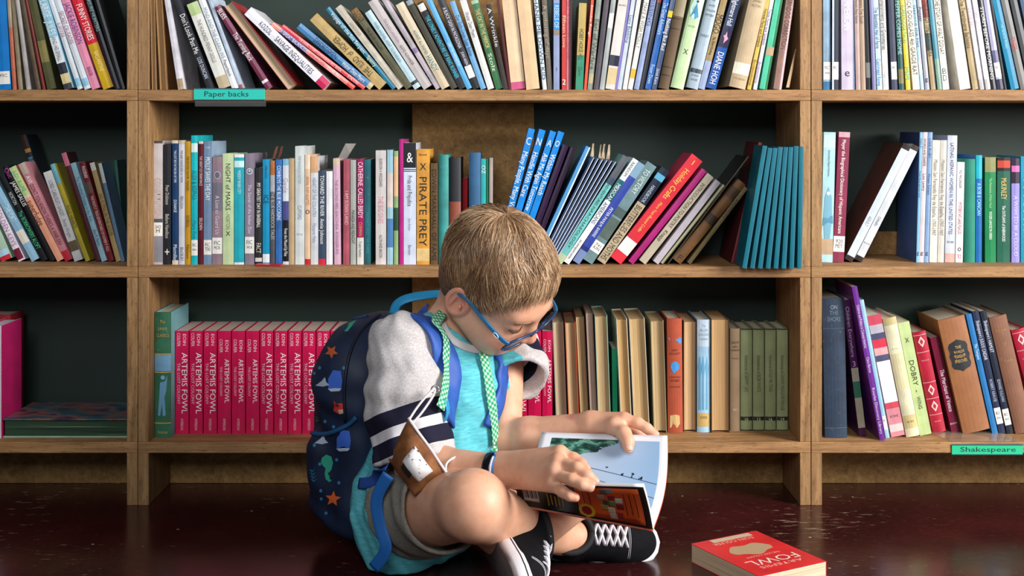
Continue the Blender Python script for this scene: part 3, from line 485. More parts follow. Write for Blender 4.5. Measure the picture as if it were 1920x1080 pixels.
RB = [
 (1547,1541.5,559,44,'#1f3248','dark navy','thick battered clothbound volume',dict(k='worn',hb=1,t=[('ON',.05,.08,'#8a9aa4','h',.3),('THE',.09,.12,'#6a7a88','h',.4),('SHORE',.13,.17,'#6a7a88','h',.6)],b=[(.925,.93,'#4a5a6a'),(.215,.22,'#3a4a5c')],yb=821)),
 (1611,1580,563,18,'#4f1c52','dark purple','picture book with white title',dict(t=[('Children Everywhere',.05,.42,'#d0b8d4',.5),('3',.45,.49,'#d0b8d4','h',.4)],b=[(.5,.94,'#b9b49c'),(.6,.72,'#3f7f66')],yb=818)),
 (1650,1597,538,10,'#6b2f8e','vivid purple','tall slim book',dict(t=[('Children and Politics in Colonial America',.12,.4,'#e0d0ec',.55),('Clara Barton',.46,.56,'#e0d0ec',.5),('Rourke Discovery Library',.66,.96,'#e0d0ec',.5)],yb=826)),
 (1661,1612,563,7.5,'#9cc6da','pale blue','slim book with call label',dict(L=(.84,.94,'FIC'),yb=822)),
 (1671.5,1626,593,25.5,'#d58a94','pink plaid','book with white label',dict(b=[(.0,.08,'#c24a5c'),(.08,.15,'#b4aeb8'),(.15,.2,'#4a4e68'),(.2,.27,'#d0384e'),(.27,.33,'#e0a8a8'),(.33,.38,'#50546c'),(.38,.72,'#eceae6'),(.72,.77,'#c84a58'),(.9,.96,'#d6c8c4')],yb=820,t=[('FIC WYE',.8,.87,'#4a3a20','h',.6)])),
 (1699.5,1654.5,598,25.5,'#ddd6b4','ivory','hardback with tan foot label',dict(b=[(.0,.06,'#bcae7a'),(.3,.6,'#d4caa0'),(.82,.93,'#cdbb84')],t=[('GAY NECK',.24,.28,'#b8ac8c','h',.6),('FIC WYE',.85,.9,'#4a3a20','h',.5)],hb=1,yb=820)),
 (1725.5,1683.5,606,21.5,'#b4c78a','sage green','hardback with spaced title',dict(t=[('X',.14,.18,'#3a4028','h',.35),('DOBRY  -',.34,.62,'#3a4028',.42),('WING',.66,.77,'#3a4028',.32)],k='dull',yb=817)),
 (1749.5,1711,624,24.5,'#a81f36','crimson','ornate volume with silver diamonds',dict(b=[(.03,.035,'#d8a8a8'),(.2,.205,'#d8a8a8'),(.5,.505,'#d8a8a8'),(.66,.665,'#d8a8a8'),(.82,.825,'#d8a8a8')],t=[('THE PLAYS OF',.27,.3,'#d8a8a8','h',.6),('THE MODERN',.88,.9,'#d8a8a8','h',.5)],art='diamonds',hb=1,yb=812)),
 (1784.5,1744,634,15.5,'#6e1434','maroon','hardback with white play title',dict(t=[('The Merchant of Venice',.34,.78,'#ecd8e0',.5),('822.33 SHAK',.86,.95,'#f0e4e8','h',.9)],yb=812)),
 (1806,1758,601,51,'#96613a','brown','thick patterned book with black plaque',dict(k='dull',hb=1,art='plaque',t=[('THE',.245,.27,GD,'h',.22),('WORLD\'S',.285,.31,GD,'h',.38),('GREAT',.325,.35,GD,'h',.34),('SPEECHES',.365,.39,GD,'h',.46)],yb=814)),
 (1861,1811,590,10.5,'#2a72ae','azure','slim hardback',dict(t=[('The Tempest',.25,.38,'#cfe4f2',.5)],yb=814)),
 (1873.5,1822.5,584,12,'#27324c','navy','first slim hardback with call label',dict(t=[('Shakespeare\'s JULIUS CAESAR',.08,.4,'#cfd4e4',.55),('ROBERT KRAUSE',.56,.74,'#a8b0c4',.45)],L=(.79,.92,'822 SHA'),yb=814)),
 (1888.5,1837,584,12,'#232838','blue-black','second slim hardback with call label',dict(t=[('Shakespeare\'s HAMLET',.08,.34,'#cfd4e4',.55),('EDWARD SULLIVAN',.56,.74,'#a8b0c4',.45)],L=(.8,.93,'822 SHA'),yb=814)),
 (1904.5,1854,596,33,'#7f553f','cocoa brown','clothbound hardback with faint gold lettering',dict(k='cloth',hb=1,t=[('Romances',.1,.14,'#b08a54','h',.6),('of',.22,.25,'#b08a54','h',.2),('Goethe',.36,.4,'#b08a54','h',.5)],yb=814)),
 (1948,1896,620,26,'#b0243c','red','ornate volume cut by the frame edge',dict(b=[(.03,.035,'#d8a8a8'),(.2,.205,'#d8a8a8')],t=[('THE PLAYS OF',.27,.3,'#d8a8a8','h',.6)],art='diamonds',hb=1,yb=812)),
]
SHELF = {'TL': 'left unit top shelf', 'CT': 'centre top shelf', 'RT': 'right unit top shelf', 'LM': 'left unit middle shelf', 'CM': 'centre middle shelf',
         'RM': 'right unit middle shelf', 'CB': 'centre bottom shelf', 'RB': 'right unit bottom shelf'}
ORD = ['first','second','third','fourth','fifth','sixth','seventh','eighth','ninth','tenth','eleventh','twelfth','thirteenth','fourteenth','fifteenth','sixteenth','seventeenth','eighteenth','nineteenth','twentieth','twenty-first','twenty-second','twenty-third','twenty-fourth','twenty-fifth','twenty-sixth','twenty-seventh']
ROWS = [('TL', TL, 'top', 166), ('CT', CT, 'top', 166), ('RT', RT, 'top', 166), ('LM', LM, 'middle', 491), ('CM', CM, 'middle', 496),
        ('RM', RM, 'middle', 492), ('CB', CB, 'bottom', 814), ('RB', RB, 'bottom', 818)]

def place_row(row, shelf, yb_default):        # photo pixels -> real sizes; neighbours are thinned until they no longer cut into each other
    z = ZS[shelf]; out = []
    for (xb, xt, yt, w, hexc, col, desc, o) in row:
        if 'y' in o: d = D0+o['y']
        elif shelf == 'top': d = D0+.006+.006*random.random()
        else: d = FPX*(CAMH-z)/(o.get('yb', yb_default)-HZ)
        s = d/FPX; x = (xb-960)*s; dx = (xt-xb)*s; zt = CAMH-(yt-HZ)*s; hgt = math.hypot(dx, zt-z); th = math.atan2(dx, zt-z)
        dp = o.get('dp', min(.135, DEPTH-.012-(d-D0))*random.uniform(.9, 1))
        if 'y' not in o and (d-D0)+dp > .14 and any(('y' in q[7] and q[7]['y'] > .12) for q in row): dp = .139-(d-D0)
        out.append(dict(x=x, y=d-D0, z=z, w=w*s, h=hgt, th=th, dp=dp, right=th > 1e-4 and xt > xb+.9))
    def poly(b):
        a, c = (-b['w'], 0) if b['right'] else (0, b['w']); st, ct = math.sin(b['th']), math.cos(b['th'])
        return np.array([(b['x']+px*ct+pz*st, b['z']-px*st+pz*ct) for px, pz in ((a, 0), (c, 0), (c, b['h']), (a, b['h']))])
    def overlap(p, q):
        for P in (p, q):
            for i in range(4):
                e = P[(i+1) % 4]-P[i]; n = np.array([e[1], -e[0]]); n /= np.hypot(*n); a = p@n; b = q@n
                if min(a.max(), b.max())-max(a.min(), b.min()) < 1e-5: return False
        return True
    for i in range(len(out)):
        for j in range(i):
            p, q = out[j], out[i]
            if p['y'] > q['y']+q['dp'] or q['y'] > p['y']+p['dp']: continue
            k = 0
            while overlap(poly(p), poly(q)) and k < 200:
                t = q if q['right'] and not (p['right'] is False and k % 2) else p
                if t['w'] > .0025: t['w'] -= .0002
                else: q['x'] += .0004
                k += 1
            if k > 25: print('SHRINK', row[i][5], row[i][6], '|', row[j][5], k, round(q['w']*970, 1), round(p['w']*970, 1))
    return out

def spine_pt(x, w, bulge): u = 2*x/w-1; return -bulge*(1-u*u)
def make_book(parent, g, hexc, o):
    w, h, dp = g['w'], g['h'], g['dp']; ox = -w if g['right'] else 0.0
    hb = o.get('hb'); hbk = hb or o.get('hbk') or o.get('k') == 'cloth'; kind = o.get('k', 'gloss')
    t = (.0015 if o.get('po') else .0022) if hbk else .0007; t = min(t, w*.2); bulge = min(.0032, w*.16) if hb else min(.0006, w*.08); n = 7 if hb else 3
    po = o.get('po'); m = cover(hexc, kind)
    outer = [(0, dp)]+[(w*i/(n-1), spine_pt(w*i/(n-1), w, bulge)) for i in range(n)]+[(w, dp)]
    inner = [(t, dp)]+[(t+(w-2*t)*i/(n-1), t) for i in range(n)]+[(w-t, dp)]
    if po: outer = [(x, dp-y) for x, y in outer]; inner = [(x, dp-y) for x, y in inner]
    k = len(outer); V = []
    for z in (0, h):
        V += [(x+ox, y, z) for x, y in outer]+[(x+ox, y, z) for x, y in inner]
    F = []
    for i in range(k-1):
        a, b, c, d = i, i+1, k+i, k+i+1; u = 2*k
        F += [(a, b, u+b, u+a), (d, c, u+c, u+d), (u+a, u+b, u+d, u+c), (b, a, c, d)]
    F += [(0, 2*k, 3*k, k), (k-1, 2*k-1, 4*k-1, 3*k-1)]
    cv = mesh_obj('cover', V, F, m, parent)
    if po: cv.data.flip_normals()
    if o.get('side'):
        cv.data.materials.append(cover(o['side'], 'dull'))
        for p in cv.data.polygons:
            if abs(p.normal.x) > .9: p.material_index = 1
    iz = .003 if hbk else .0008
    y0, y1 = (.004, dp-t) if po else (t, dp-(.003 if hbk else .0008))
    pm = pages(o.get('pg', '#cfc4ae'))
    if po:                                                # hollowed fore edge of the page block
        xs = np.linspace(t, w-t, 7); V = []; F = []
        dz = [random.uniform(-.0009, .0009) for _ in xs]
        for z in (iz, h-iz):
            for i, x in enumerate(xs): V.append((x+ox, y0+.003*(1-(2*(x-t)/(w-2*t)-1)**2)+dz[i], z))
            for x in xs: V.append((x+ox, y1, z))
        q = len(xs)
        for i in range(q-1):
            F += [(i, i+1, 2*q+i+1, 2*q+i), (2*q+i, 2*q+i+1, 3*q+i+1, 3*q+i), (i+1, i, q+i, q+i+1), (q+i+1, q+i, 3*q+i, 3*q+i+1)]
        F += [(0, 2*q, 3*q, q), (q-1, 2*q-1, 4*q-1, 3*q-1)]
        mesh_obj('pages', V, F, pm, parent)
    else:
        e = .00004; mesh_obj('pages', *box(ox+t+e, ox+w-t-e, y0+e, y1, iz, h-iz), pm, parent)
    def yy(x): return spine_pt(min(max(x, 0), w), w, bulge)
    def strip(name, x0, x1, f0, f1, mat, lift):
        q = 6 if hb else 3; V = []; F = []
        for z in (h*(1-f1), h*(1-f0)):
            for i in range(q):
                x = x0+(x1-x0)*i/(q-1); V.append((x+ox, yy(x)-lift, z))
        for i in range(q-1): F.append((i, i+1, q+i+1, q+i))
        return mesh_obj(name, V, F, mat, parent)
    def letters(s, f0, f1, hexc, mode='d', size=.78, lift=.00042, name='spine_lettering'):
        TEXT_JOBS.append((parent, s, f0, f1, hexc, mode, size, w, h, ox, bulge, lift, name))
    if not po:
        if o.get('split'): strip('spine_edge', w*.72 if g['right'] else 0, w if g['right'] else w*.3, 0, 1, cover(o['split'], 'dull'), .00012)
        for f0, f1, c in o.get('b', []): strip('spine_band', .0001, w-.0001, f0, f1, cover(c, kind if kind != 'cloth' else 'dull'), .00022+.00001*random.random()+(.00008 if f1-f0 < .12 else 0))
        if o.get('L'):
            f0, f1, s = o['L']; strip('call_label', .0001, w-.0001, f0, f1, plain(LAB, .5, 'label'), .00034)
            for q, wd in enumerate(s.split()): letters(wd, f0+(f1-f0)*(.2+.3*q), f0+(f1-f0)*(.45+.3*q), '#55555a', 'h', .62, .0005, 'label_lettering')
        for tx in o.get('t', []):
            s, f0, f1, c = tx[:4]; mode = 'd'; size = .78
            for e in tx[4:]:
                if isinstance(e, str): mode = e
                else: size = e
            letters(s, f0, f1, c, mode, size)
        if o.get('af'):
            big = o['af'] == 1; f = (lambda v: v) if big else (lambda v: .28+(v-.22)*.72 if v > .2 else v+.06)
            letters('EOIN', f(.03), f(.14), '#f4d4dc', 'dR', .24); letters('COLFER', f(.02), f(.15), '#f4d4dc', 'dL', .24)
            letters('ARTEMIS FOWL', f(.21), f(.8), '#fbe9ec', 'dR', .42 if big else .34); letters('THE LOST COLONY', f(.31), f(.71), '#f0bcca', 'dL', .22 if big else .18)
            letters('HYPERION', .85, .96, '#f0bcca', 'd', .2)
        if o.get('art'): ART.append((parent, o['art'], w, h, ox, bulge))
ART = []
_labels = {}
def words(s): return len(s.replace(',', ' ').split())
for code, row, shelf, yb in ROWS:
    geo = place_row(row, shelf, yb); n = len(row)
    for i, ((xb, xt, yt, w, hexc, col, desc, o), g) in enumerate(zip(row, geo)):
        e = empty('book', (g['x'], g['y'], g['z']), (0, g['th'], 0))
        if o.get('af'):
            lab = 'hot pink novel, %s of the pink set counted from the green classics volume' % ORD[int(round((xb-329)/26.45))]
        else:
            a = col+' '+desc
            lf = row[i-1][5] if i else None; rt = row[i+1][5] if i+1 < n else None
            if lf and rt: lab = '%s between %s and %s books, %s' % (a, lf, rt, SHELF[code])
            elif rt: lab = '%s left of %s book, %s' % (a, rt, SHELF[code])
            else: lab = '%s right of %s book, %s' % (a, lf, SHELF[code])
            if words(lab) > 16: lab = '%s next to %s book, %s' % (a, rt or lf, SHELF[code])
            if words(lab) > 16: lab = '%s, %s' % (a, SHELF[code])
            if words(lab) > 16: lab = a
        if lab in _labels: print('DUPLABEL', lab)
        _labels[lab] = 1
        tag(e, lab, 'book', 'books on the '+SHELF[code])
        make_book(e, g, hexc, o)
def text_obj(parent, name, s, mat, fn):                 # fn maps (tx, ty) arrays to 3D points
    co, tri = _TX[s]
    if len(tri) == 0: return
    return np_mesh(name, fn(co), tri, mat, parent, smooth=False)
prepare_text({j[1] for j in TEXT_JOBS})
for (parent, s, f0, f1, hexc, mode, size, w, h, ox, bulge, lift, name) in TEXT_JOBS:
    co, tri = _TX[s]
    if not len(tri): continue
    tw = co[:, 0].max(); y0, y1 = min(co[:, 1].min(), 0) if mode == 'h' else 0, co[:, 1].max(); th_ = max(y1-y0, .3)
    if mode == 'h':
        sx = w*size/tw; sz = min(h*(f1-f0)/th_, sx*1.5); sx = min(sx, sz*1.15)
        x = w/2+(co[:, 0]-tw/2)*sx; z = h*(1-(f0+f1)/2)+(co[:, 1]-(y0+y1)/2)*sz
    else:
        L = h*(f1-f0); sl = L/tw; sw = w*size/th_; sw = min(sw, sl*1.7); sl = min(sl, sw*2.2)
        cx = w/2+{'dR': .2*w, 'dL': -.24*w}.get(mode, 0); mid = h*(1-(f0+f1)/2)
        if mode == 'u': x = cx-(co[:, 1]-th_/2)*sw; z = mid+(co[:, 0]-tw/2)*sl
        else: x = cx+(co[:, 1]-th_/2)*sw; z = mid-(co[:, 0]-tw/2)*sl
    V = np.stack([x+ox, spine_pt(np.clip(x, 0, w), w, bulge)-lift, z], 1)
    np_mesh(name, V, tri, plain(hexc, .5, 'ink'), parent, smooth=False)
def blob(parent, name, pts, hexc, w, h, ox, bulge, lift=.0004):      # a printed emblem: outline in spine units (0..1 across, 0..1 down)
    V = [(ox+x*w, spine_pt(min(max(x*w, 0), w), w, bulge)-lift, h*(1-y)) for x, y in pts]
    cx = sum(p[0] for p in pts)/len(pts); cy = sum(p[1] for p in pts)/len(pts)
    V.append((ox+cx*w, spine_pt(cx*w, w, bulge)-lift, h*(1-cy))); n = len(pts)
    return mesh_obj(name, V, [((i+1) % n, i, n) for i in range(n)], plain(hexc, .55, 'print'), parent)
def ell(cx, cy, rx, ry, n=16, a0=0): return [(cx+rx*math.cos(a0+2*math.pi*i/n), cy+ry*math.sin(a0+2*math.pi*i/n)) for i in range(n)]
for parent, art, w, h, ox, bu in ART:
    A = lambda pts, c, l=.0004: blob(parent, 'spine_emblem', pts, c, w, h, ox, bu, l)
    ar = w/h
    if art == 'lady':
        A(ell(.5, .23, .42, .1), '#bfe0da'); A([(.5, .17), (.62, .22), (.85, .3), (.6, .33), (.2, .31), (.36, .24)], '#2f86a8', .0006); A(ell(.52, .16, .1, .1*ar), '#3a3020', .0007); A([(.1, .03), (.6, .02), (.9, .06), (.4, .08), (.2, .06)], '#4a4436')
    elif art == 'spark': A([(.5, .4), (.62, .45), (.8, .47), (.6, .5), (.45, .53), (.42, .48), (.25, .45), (.42, .44)], '#d89ab0', .0006)
    elif art == 'oval': A(ell(.5, .17, .34, .34*ar*1.2), '#a8a8b0'); A(ell(.5, .17, .24, .24*ar*1.3), '#5a5e70', .0006)
    elif art == 'ring': A(ell(.5, .16, .34, .34*ar), '#c8d4d8'); A(ell(.5, .16, .25, .25*ar), '#5a7086', .0006); A(ell(.5, .155, .12, .12*ar), '#c8c4c8', .0008)
    elif art == 'figure':
        A([(.2, .5), (.5, .42), (.8, .5), (.85, .68), (.7, .82), (.25, .82), (.12, .66)], '#6fa6bc'); A(ell(.5, .47, .16, .16*ar), '#c8e2e4', .0006); A([(.1, .66), (.9, .64), (.95, .7), (.08, .72)], '#4f8aa8', .0006)
    elif art == 'child':
        A(ell(.52, .52, .13, .13*ar), '#7fb4cc'); A([(.35, .56), (.65, .55), (.8, .5), (.72, .63), (.62, .68), (.7, .82), (.52, .83), (.48, .7), (.36, .83), (.22, .82), (.3, .68)], '#6a9fc0')
    elif art == 'pistol':
        A([(.08, .17), (.9, .165), (.95, .2), (.85, .225), (.75, .195), (.1, .185)], '#3f8fd0'); A(ell(.5, .42, .3, .045, 9, .3), '#3f8fd0'); A([(.3, .45), (.6, .44), (.5, .475), (.35, .475)], '#3f8fd0'); A([(.14, .85), (.5, .84), (.78, .85), (.8, .92), (.62, .955), (.12, .955)], '#cfae74')
    elif art == 'trees':
        for a in (.2, .45, .75): A([(a-.08, .8), (a-.05, .5), (a-.14, .42), (a, .32), (a+.12, .44), (a+.05, .52), (a+.06, .8)], '#5f9fc4')
    elif art == 'diamonds':
        for c in (.1, .58, .74): A([(.5, c-.055), (.76, c), (.5, c+.055), (.24, c)], '#e0c0bc'); A([(.5, c-.03), (.64, c), (.5, c+.03), (.36, c)], '#a81f36', .0006)
    elif art == 'plaque':
        A([(.2, .22), (.4, .2), (.5, .19), (.6, .2), (.8, .22), (.86, .25), (.83, .3), (.88, .33), (.83, .37), (.86, .41), (.8, .44), (.6, .455), (.5, .47), (.4, .455), (.2, .44), (.14, .41), (.17, .37), (.12, .33), (.17, .3), (.14, .25)], '#1c2026', .00036)

# ------------------------------------------------------------------ odd books and papers
def flat_book():
    a = W(5, 820, FPX*(CAMH-ZS['bottom'])/(821-HZ)); y = a.y; x0 = a.x; x1 = X0(235)-.001; z = ZS['bottom']; hh = .037
    e = empty('book', (x0, y, z)); tag(e, 'thick green-edged book lying flat on the left unit bottom shelf', 'book', 'books on the left unit bottom shelf')
    L = x1-x0
    t = NT('picture_cover', .3); n = t.noise(t.coords('Object', (6, 9, 1)), 2.2, 3)
    t.color(t.ramp(n, [(.3, lin('#1c1f2a')), (.45, lin('#3f5f6a')), (.52, lin('#8a5a48')), (.6, lin('#40305a')), (.7, lin('#2a3a30'))])); pic = t.m
    bevel_box('cover', 0, L, 0, .15, hh-.003, hh, pic, e, .0008); bevel_box('cover', 0, L, 0, .15, 0, .003, cover('#9ab49c', 'dull'), e, .0008)
    t = NT('green_page_edges', .7); n = t.noise(t.coords('Object', (3, 3, 420)), 1.0, 3)
    t.color(t.ramp(n, [(.35, lin('#12281a')), (.6, lin('#26472e')), (.72, lin('#8a9a78'))])); mesh_obj('pages', *box(.003, L-.004, .004, .147, .003, hh-.003), t.m, e)
flat_book()
def upright(px0, px1, yt, y, dp, z, hexc, lab, side, grp, **k):
    d = D0+y; s = d/FPX; e = empty('book', ((px0-960)*s, y, z)); tag(e, lab, 'book', grp)
    make_book(e, dict(w=(px1-px0)*s, h=CAMH-(yt-HZ)*s-z, dp=dp, right=False), hexc, dict(side=side, **k))
upright(-30, 2.5, 611, .03, .1, ZS['bottom'], '#d8c8d0', 'magenta hardback standing left of the flat green book', '#b0105a', 'books on the left unit bottom shelf', hbk=1, pg='#dcd8dc')
upright(-25, 20, 590, .135, .07, ZS['bottom'], '#a02030', 'red hardback standing behind the magenta one', '#a02030', 'books on the left unit bottom shelf', hb=1)
def slip(name, pts, hexc, lab, cat='paper', th=.0006):      # thin curled paper: two rails of points
    a, b = pts; n = len(a); V = []; F = []
    for k in range(2):
        for i in range(n):
            V += [Vector(a[i])+Vector((0, k*th, 0)), Vector(b[i])+Vector((0, k*th, 0))]
    m = 2*n
    for i in range(n-1):
        q = 2*i; F += [(q, q+1, q+3, q+2), (m+q+1, m+q, m+q+2, m+q+3), (q, q+2, m+q+2, m+q), (q+3, q+1, m+q+1, m+q+3)]
    F += [(0, m, m+1, 1), (m-2, m-1, 2*m-1, 2*m-2)]
    o = mesh_obj(name, V, F, plain(hexc, .7, 'paper')); tag(o, lab, cat, None); return o
dm = 2.49
slip('bookmark', ([W(632, 300, dm), W(640, 285, dm), W(648, 269, dm)], [W(646, 303, dm), W(656, 288, dm), W(668, 269, dm+.02)]), '#8a8680', 'grey ribbon bookmark sticking up above the lilac pink paperback', 'bookmark')
slip('bookmark', ([W(509, 303, dm), W(514, 285, dm), W(518, 275, dm)], [W(514, 303, dm), W(519, 287, dm), W(522, 274, dm+.02)]), '#7a4a34', 'left brown paper slip above the orange-topped paperback', 'bookmark')
slip('bookmark', ([W(519, 299, dm+.01), W(524, 285, dm+.01), W(527, 275, dm+.01)], [W(524, 299, dm+.01), W(529, 287, dm+.01), W(531, 274, dm+.03)]), '#6f4330', 'right brown paper slip above the blue paperback', 'bookmark')
for k, (x, y) in enumerate(((1110, 269), (1125, 271), (1131, 270), (1140, 271))):
    slip('paper_slip', ([W(x-4, y+28, dm+.02), W(x-1, y+14, dm+.02), W(x+1, y, dm+.02)], [W(x+3, y+28, dm+.02), W(x+4, y+14, dm+.03), W(x+4, y, dm+.04)]), '#b9a68c', ['leftmost', 'second', 'third', 'rightmost'][k]+' torn tan paper slip above the dark blue booklets', 'paper')
ss = D0/FPX; zt = ZS['top']
slip('loose_page', ([W(1474, 164, D0+.01), W(1483, 125, D0+.01), W(1491.5, 90, D0+.01)], [W(1480, 164, D0+.012), W(1487, 128, D0+.012), W(1492.6, 90, D0+.012)]), '#b59a74', 'loose tan page curling beside the right upright on the top shelf', 'paper')
zr = ZS['middle']; yr = .003
bevel_box('red_card', (478-960)*(D0+yr)/FPX, (527-960)*(D0+yr)/FPX, yr, yr+.025, zr, zr+.0035, cover('#b81a26', 'gloss'), None, .0006)
tag(bpy.data.objects['red_card'], 'small red card lying flat at the foot of the centre middle books', 'card')

# shelf name tags
CLEAR = NT('clear_plastic', .12, Transmission_Weight=.9, IOR=1.25, Alpha=.35).m; CLEAR.node_tree.nodes['Principled BSDF'].inputs['Base Color'].default_value = (.9, .93, .95, 1)
def name_tag(px0, px1, py0, py1, text, lab, back, flap, z_shelf, col):
    e = empty('shelf_tag', (X0(px0), -.0016, z_shelf)); tag(e, lab, 'name tag', 'green shelf name tags')
    w = X0(px1)-X0(px0); z1 = CAMH-(py0-HZ)*ss-z_shelf; z0 = CAMH-(py1-HZ)*ss-z_shelf; hh = z1-z0
    bevel_box('tag_card', 0, w, -.0006, 0, z0, z1, plain(col, .5, 'card'), e, .0002)
    bevel_box('tag_rail', 0, w, -.0016, .0003, z1-.0002, z1+.0018, plain('#3c5a64', .3, 'rail'), e, .0003)
    bevel_box('tag_rail', 0, w, -.0016, .0003, z0-.0014, z0+.0004, plain('#2c4a52', .3, 'rail'), e, .0003)
    if flap: mesh_obj('clear_flap', *box(.002, w+.002, .0004, .0011, z0-.013, z0-.0014), CLEAR, e)
    if back: mesh_obj('clear_sleeve', [(-.022, .075, .0022), (w-.02, .075, .0022), (w+.001, .0002, .0019), (.0, .0002, .0019), (-.022, .075, .0028), (w-.02, .075, .0028), (w+.001, .0002, .0025), (.0, .0002, .0025)], [(0, 1, 2, 3), (7, 6, 5, 4), (0, 4, 5, 1), (1, 5, 6, 2), (2, 6, 7, 3), (3, 7, 4, 0)], CLEAR, e)
    prepare_text({text}); co, tri = _TX[text]; tw = co[:, 0].max(); s = w*(.62 if not back else .78)/tw; sz = min(s*1.3, hh*.72)
    np_mesh('tag_lettering', np.stack([w*(.15 if not back else .12)+co[:, 0]*s+.12*co[:, 1]*s*0, np.full(len(co), -.0009), z0+hh*.3+co[:, 1]*sz], 1), tri, plain('#16232a', .6, 'marker'), e, smooth=False)
name_tag(364, 497, 167, 187, 'Paper backs', 'turquoise shelf tag hand lettered Paper backs on top shelf edge', False, True, ZS['top'], '#19c2b0')
name_tag(1784, 1917, 834, 851.5, 'Shakespeare', 'green shelf tag hand lettered Shakespeare on bottom shelf edge', True, False, ZS['bottom'], '#22c08a')

# book on the floor
def floor_book():
    d1 = 1.93
    A = Vector((0, 0, .031)); P = lambda px, py: (lambda d: W(px, py, d))(FPX*(CAMH-.031)/(py-HZ))
    nl, fl_, fr, nr = P(1425, 1069), P(1290, 1018), P(1422, 1006.5), P(1556, 1051); q0 = fl_
    u = (nl-fl_); v = (fr-fl_); L = (u.length+(nr-fr).length)/2; Wd = (v.length+(nr-nl).length)/2
    ang = math.radians(-61); L = .174; Wd = .140; e = empty('book', (.301, -.311, 0), (0, 0, ang)); tag(e, 'red paperback lying face up alone on the maroon floor', 'book')
    print('floor book', L, Wd, math.degrees(ang), math.degrees(math.atan2(v.y, v.x)))
    m = cover('#d8232c', 'gloss'); h = .031
    bevel_box('cover', 0, L, 0, Wd, h-.0007, h, m, e, .0002); bevel_box('cover', 0, L, 0, Wd, 0, .0007, m, e, .0002); bevel_box('spine', 0, L, Wd-.0007, Wd, 0, h, m, e, .0002)
    t = NT('floor_book_pages', .85); n = t.noise(t.coords('Object', (3, 3, 700)), 1.0, 2); t.color(t.ramp(n, [(.3, lin('#b9a684')), (.65, lin('#ddd0b2'))]))
    mesh_obj('pages', *box(.001, L-.001, .001, Wd-.0008, .0008, h-.0008), t.m, e)
    prepare_text({'FOWL', 'ARTEMIS', 'THE LOST COLONY', 'EOIN COLFER'})
    def put(s, cx, cy, wd, hx, ht):                      # reads from the far side
        co, tri = _TX[s]; tw = co[:, 0].max(); th = co[:, 1].max(); sx = wd/tw; sy = ht/th
        X = L*cx+(co[:, 1]-th/2)*sy; Y = Wd*cy-(co[:, 0]-tw/2)*sx
        np_mesh('cover_lettering', np.stack([X, Y, np.full(len(X), h+.0003)], 1), tri, plain(hx, .4, 'foil'), e, smooth=False)
    return e, L, Wd, put, h
fbk = floor_book()

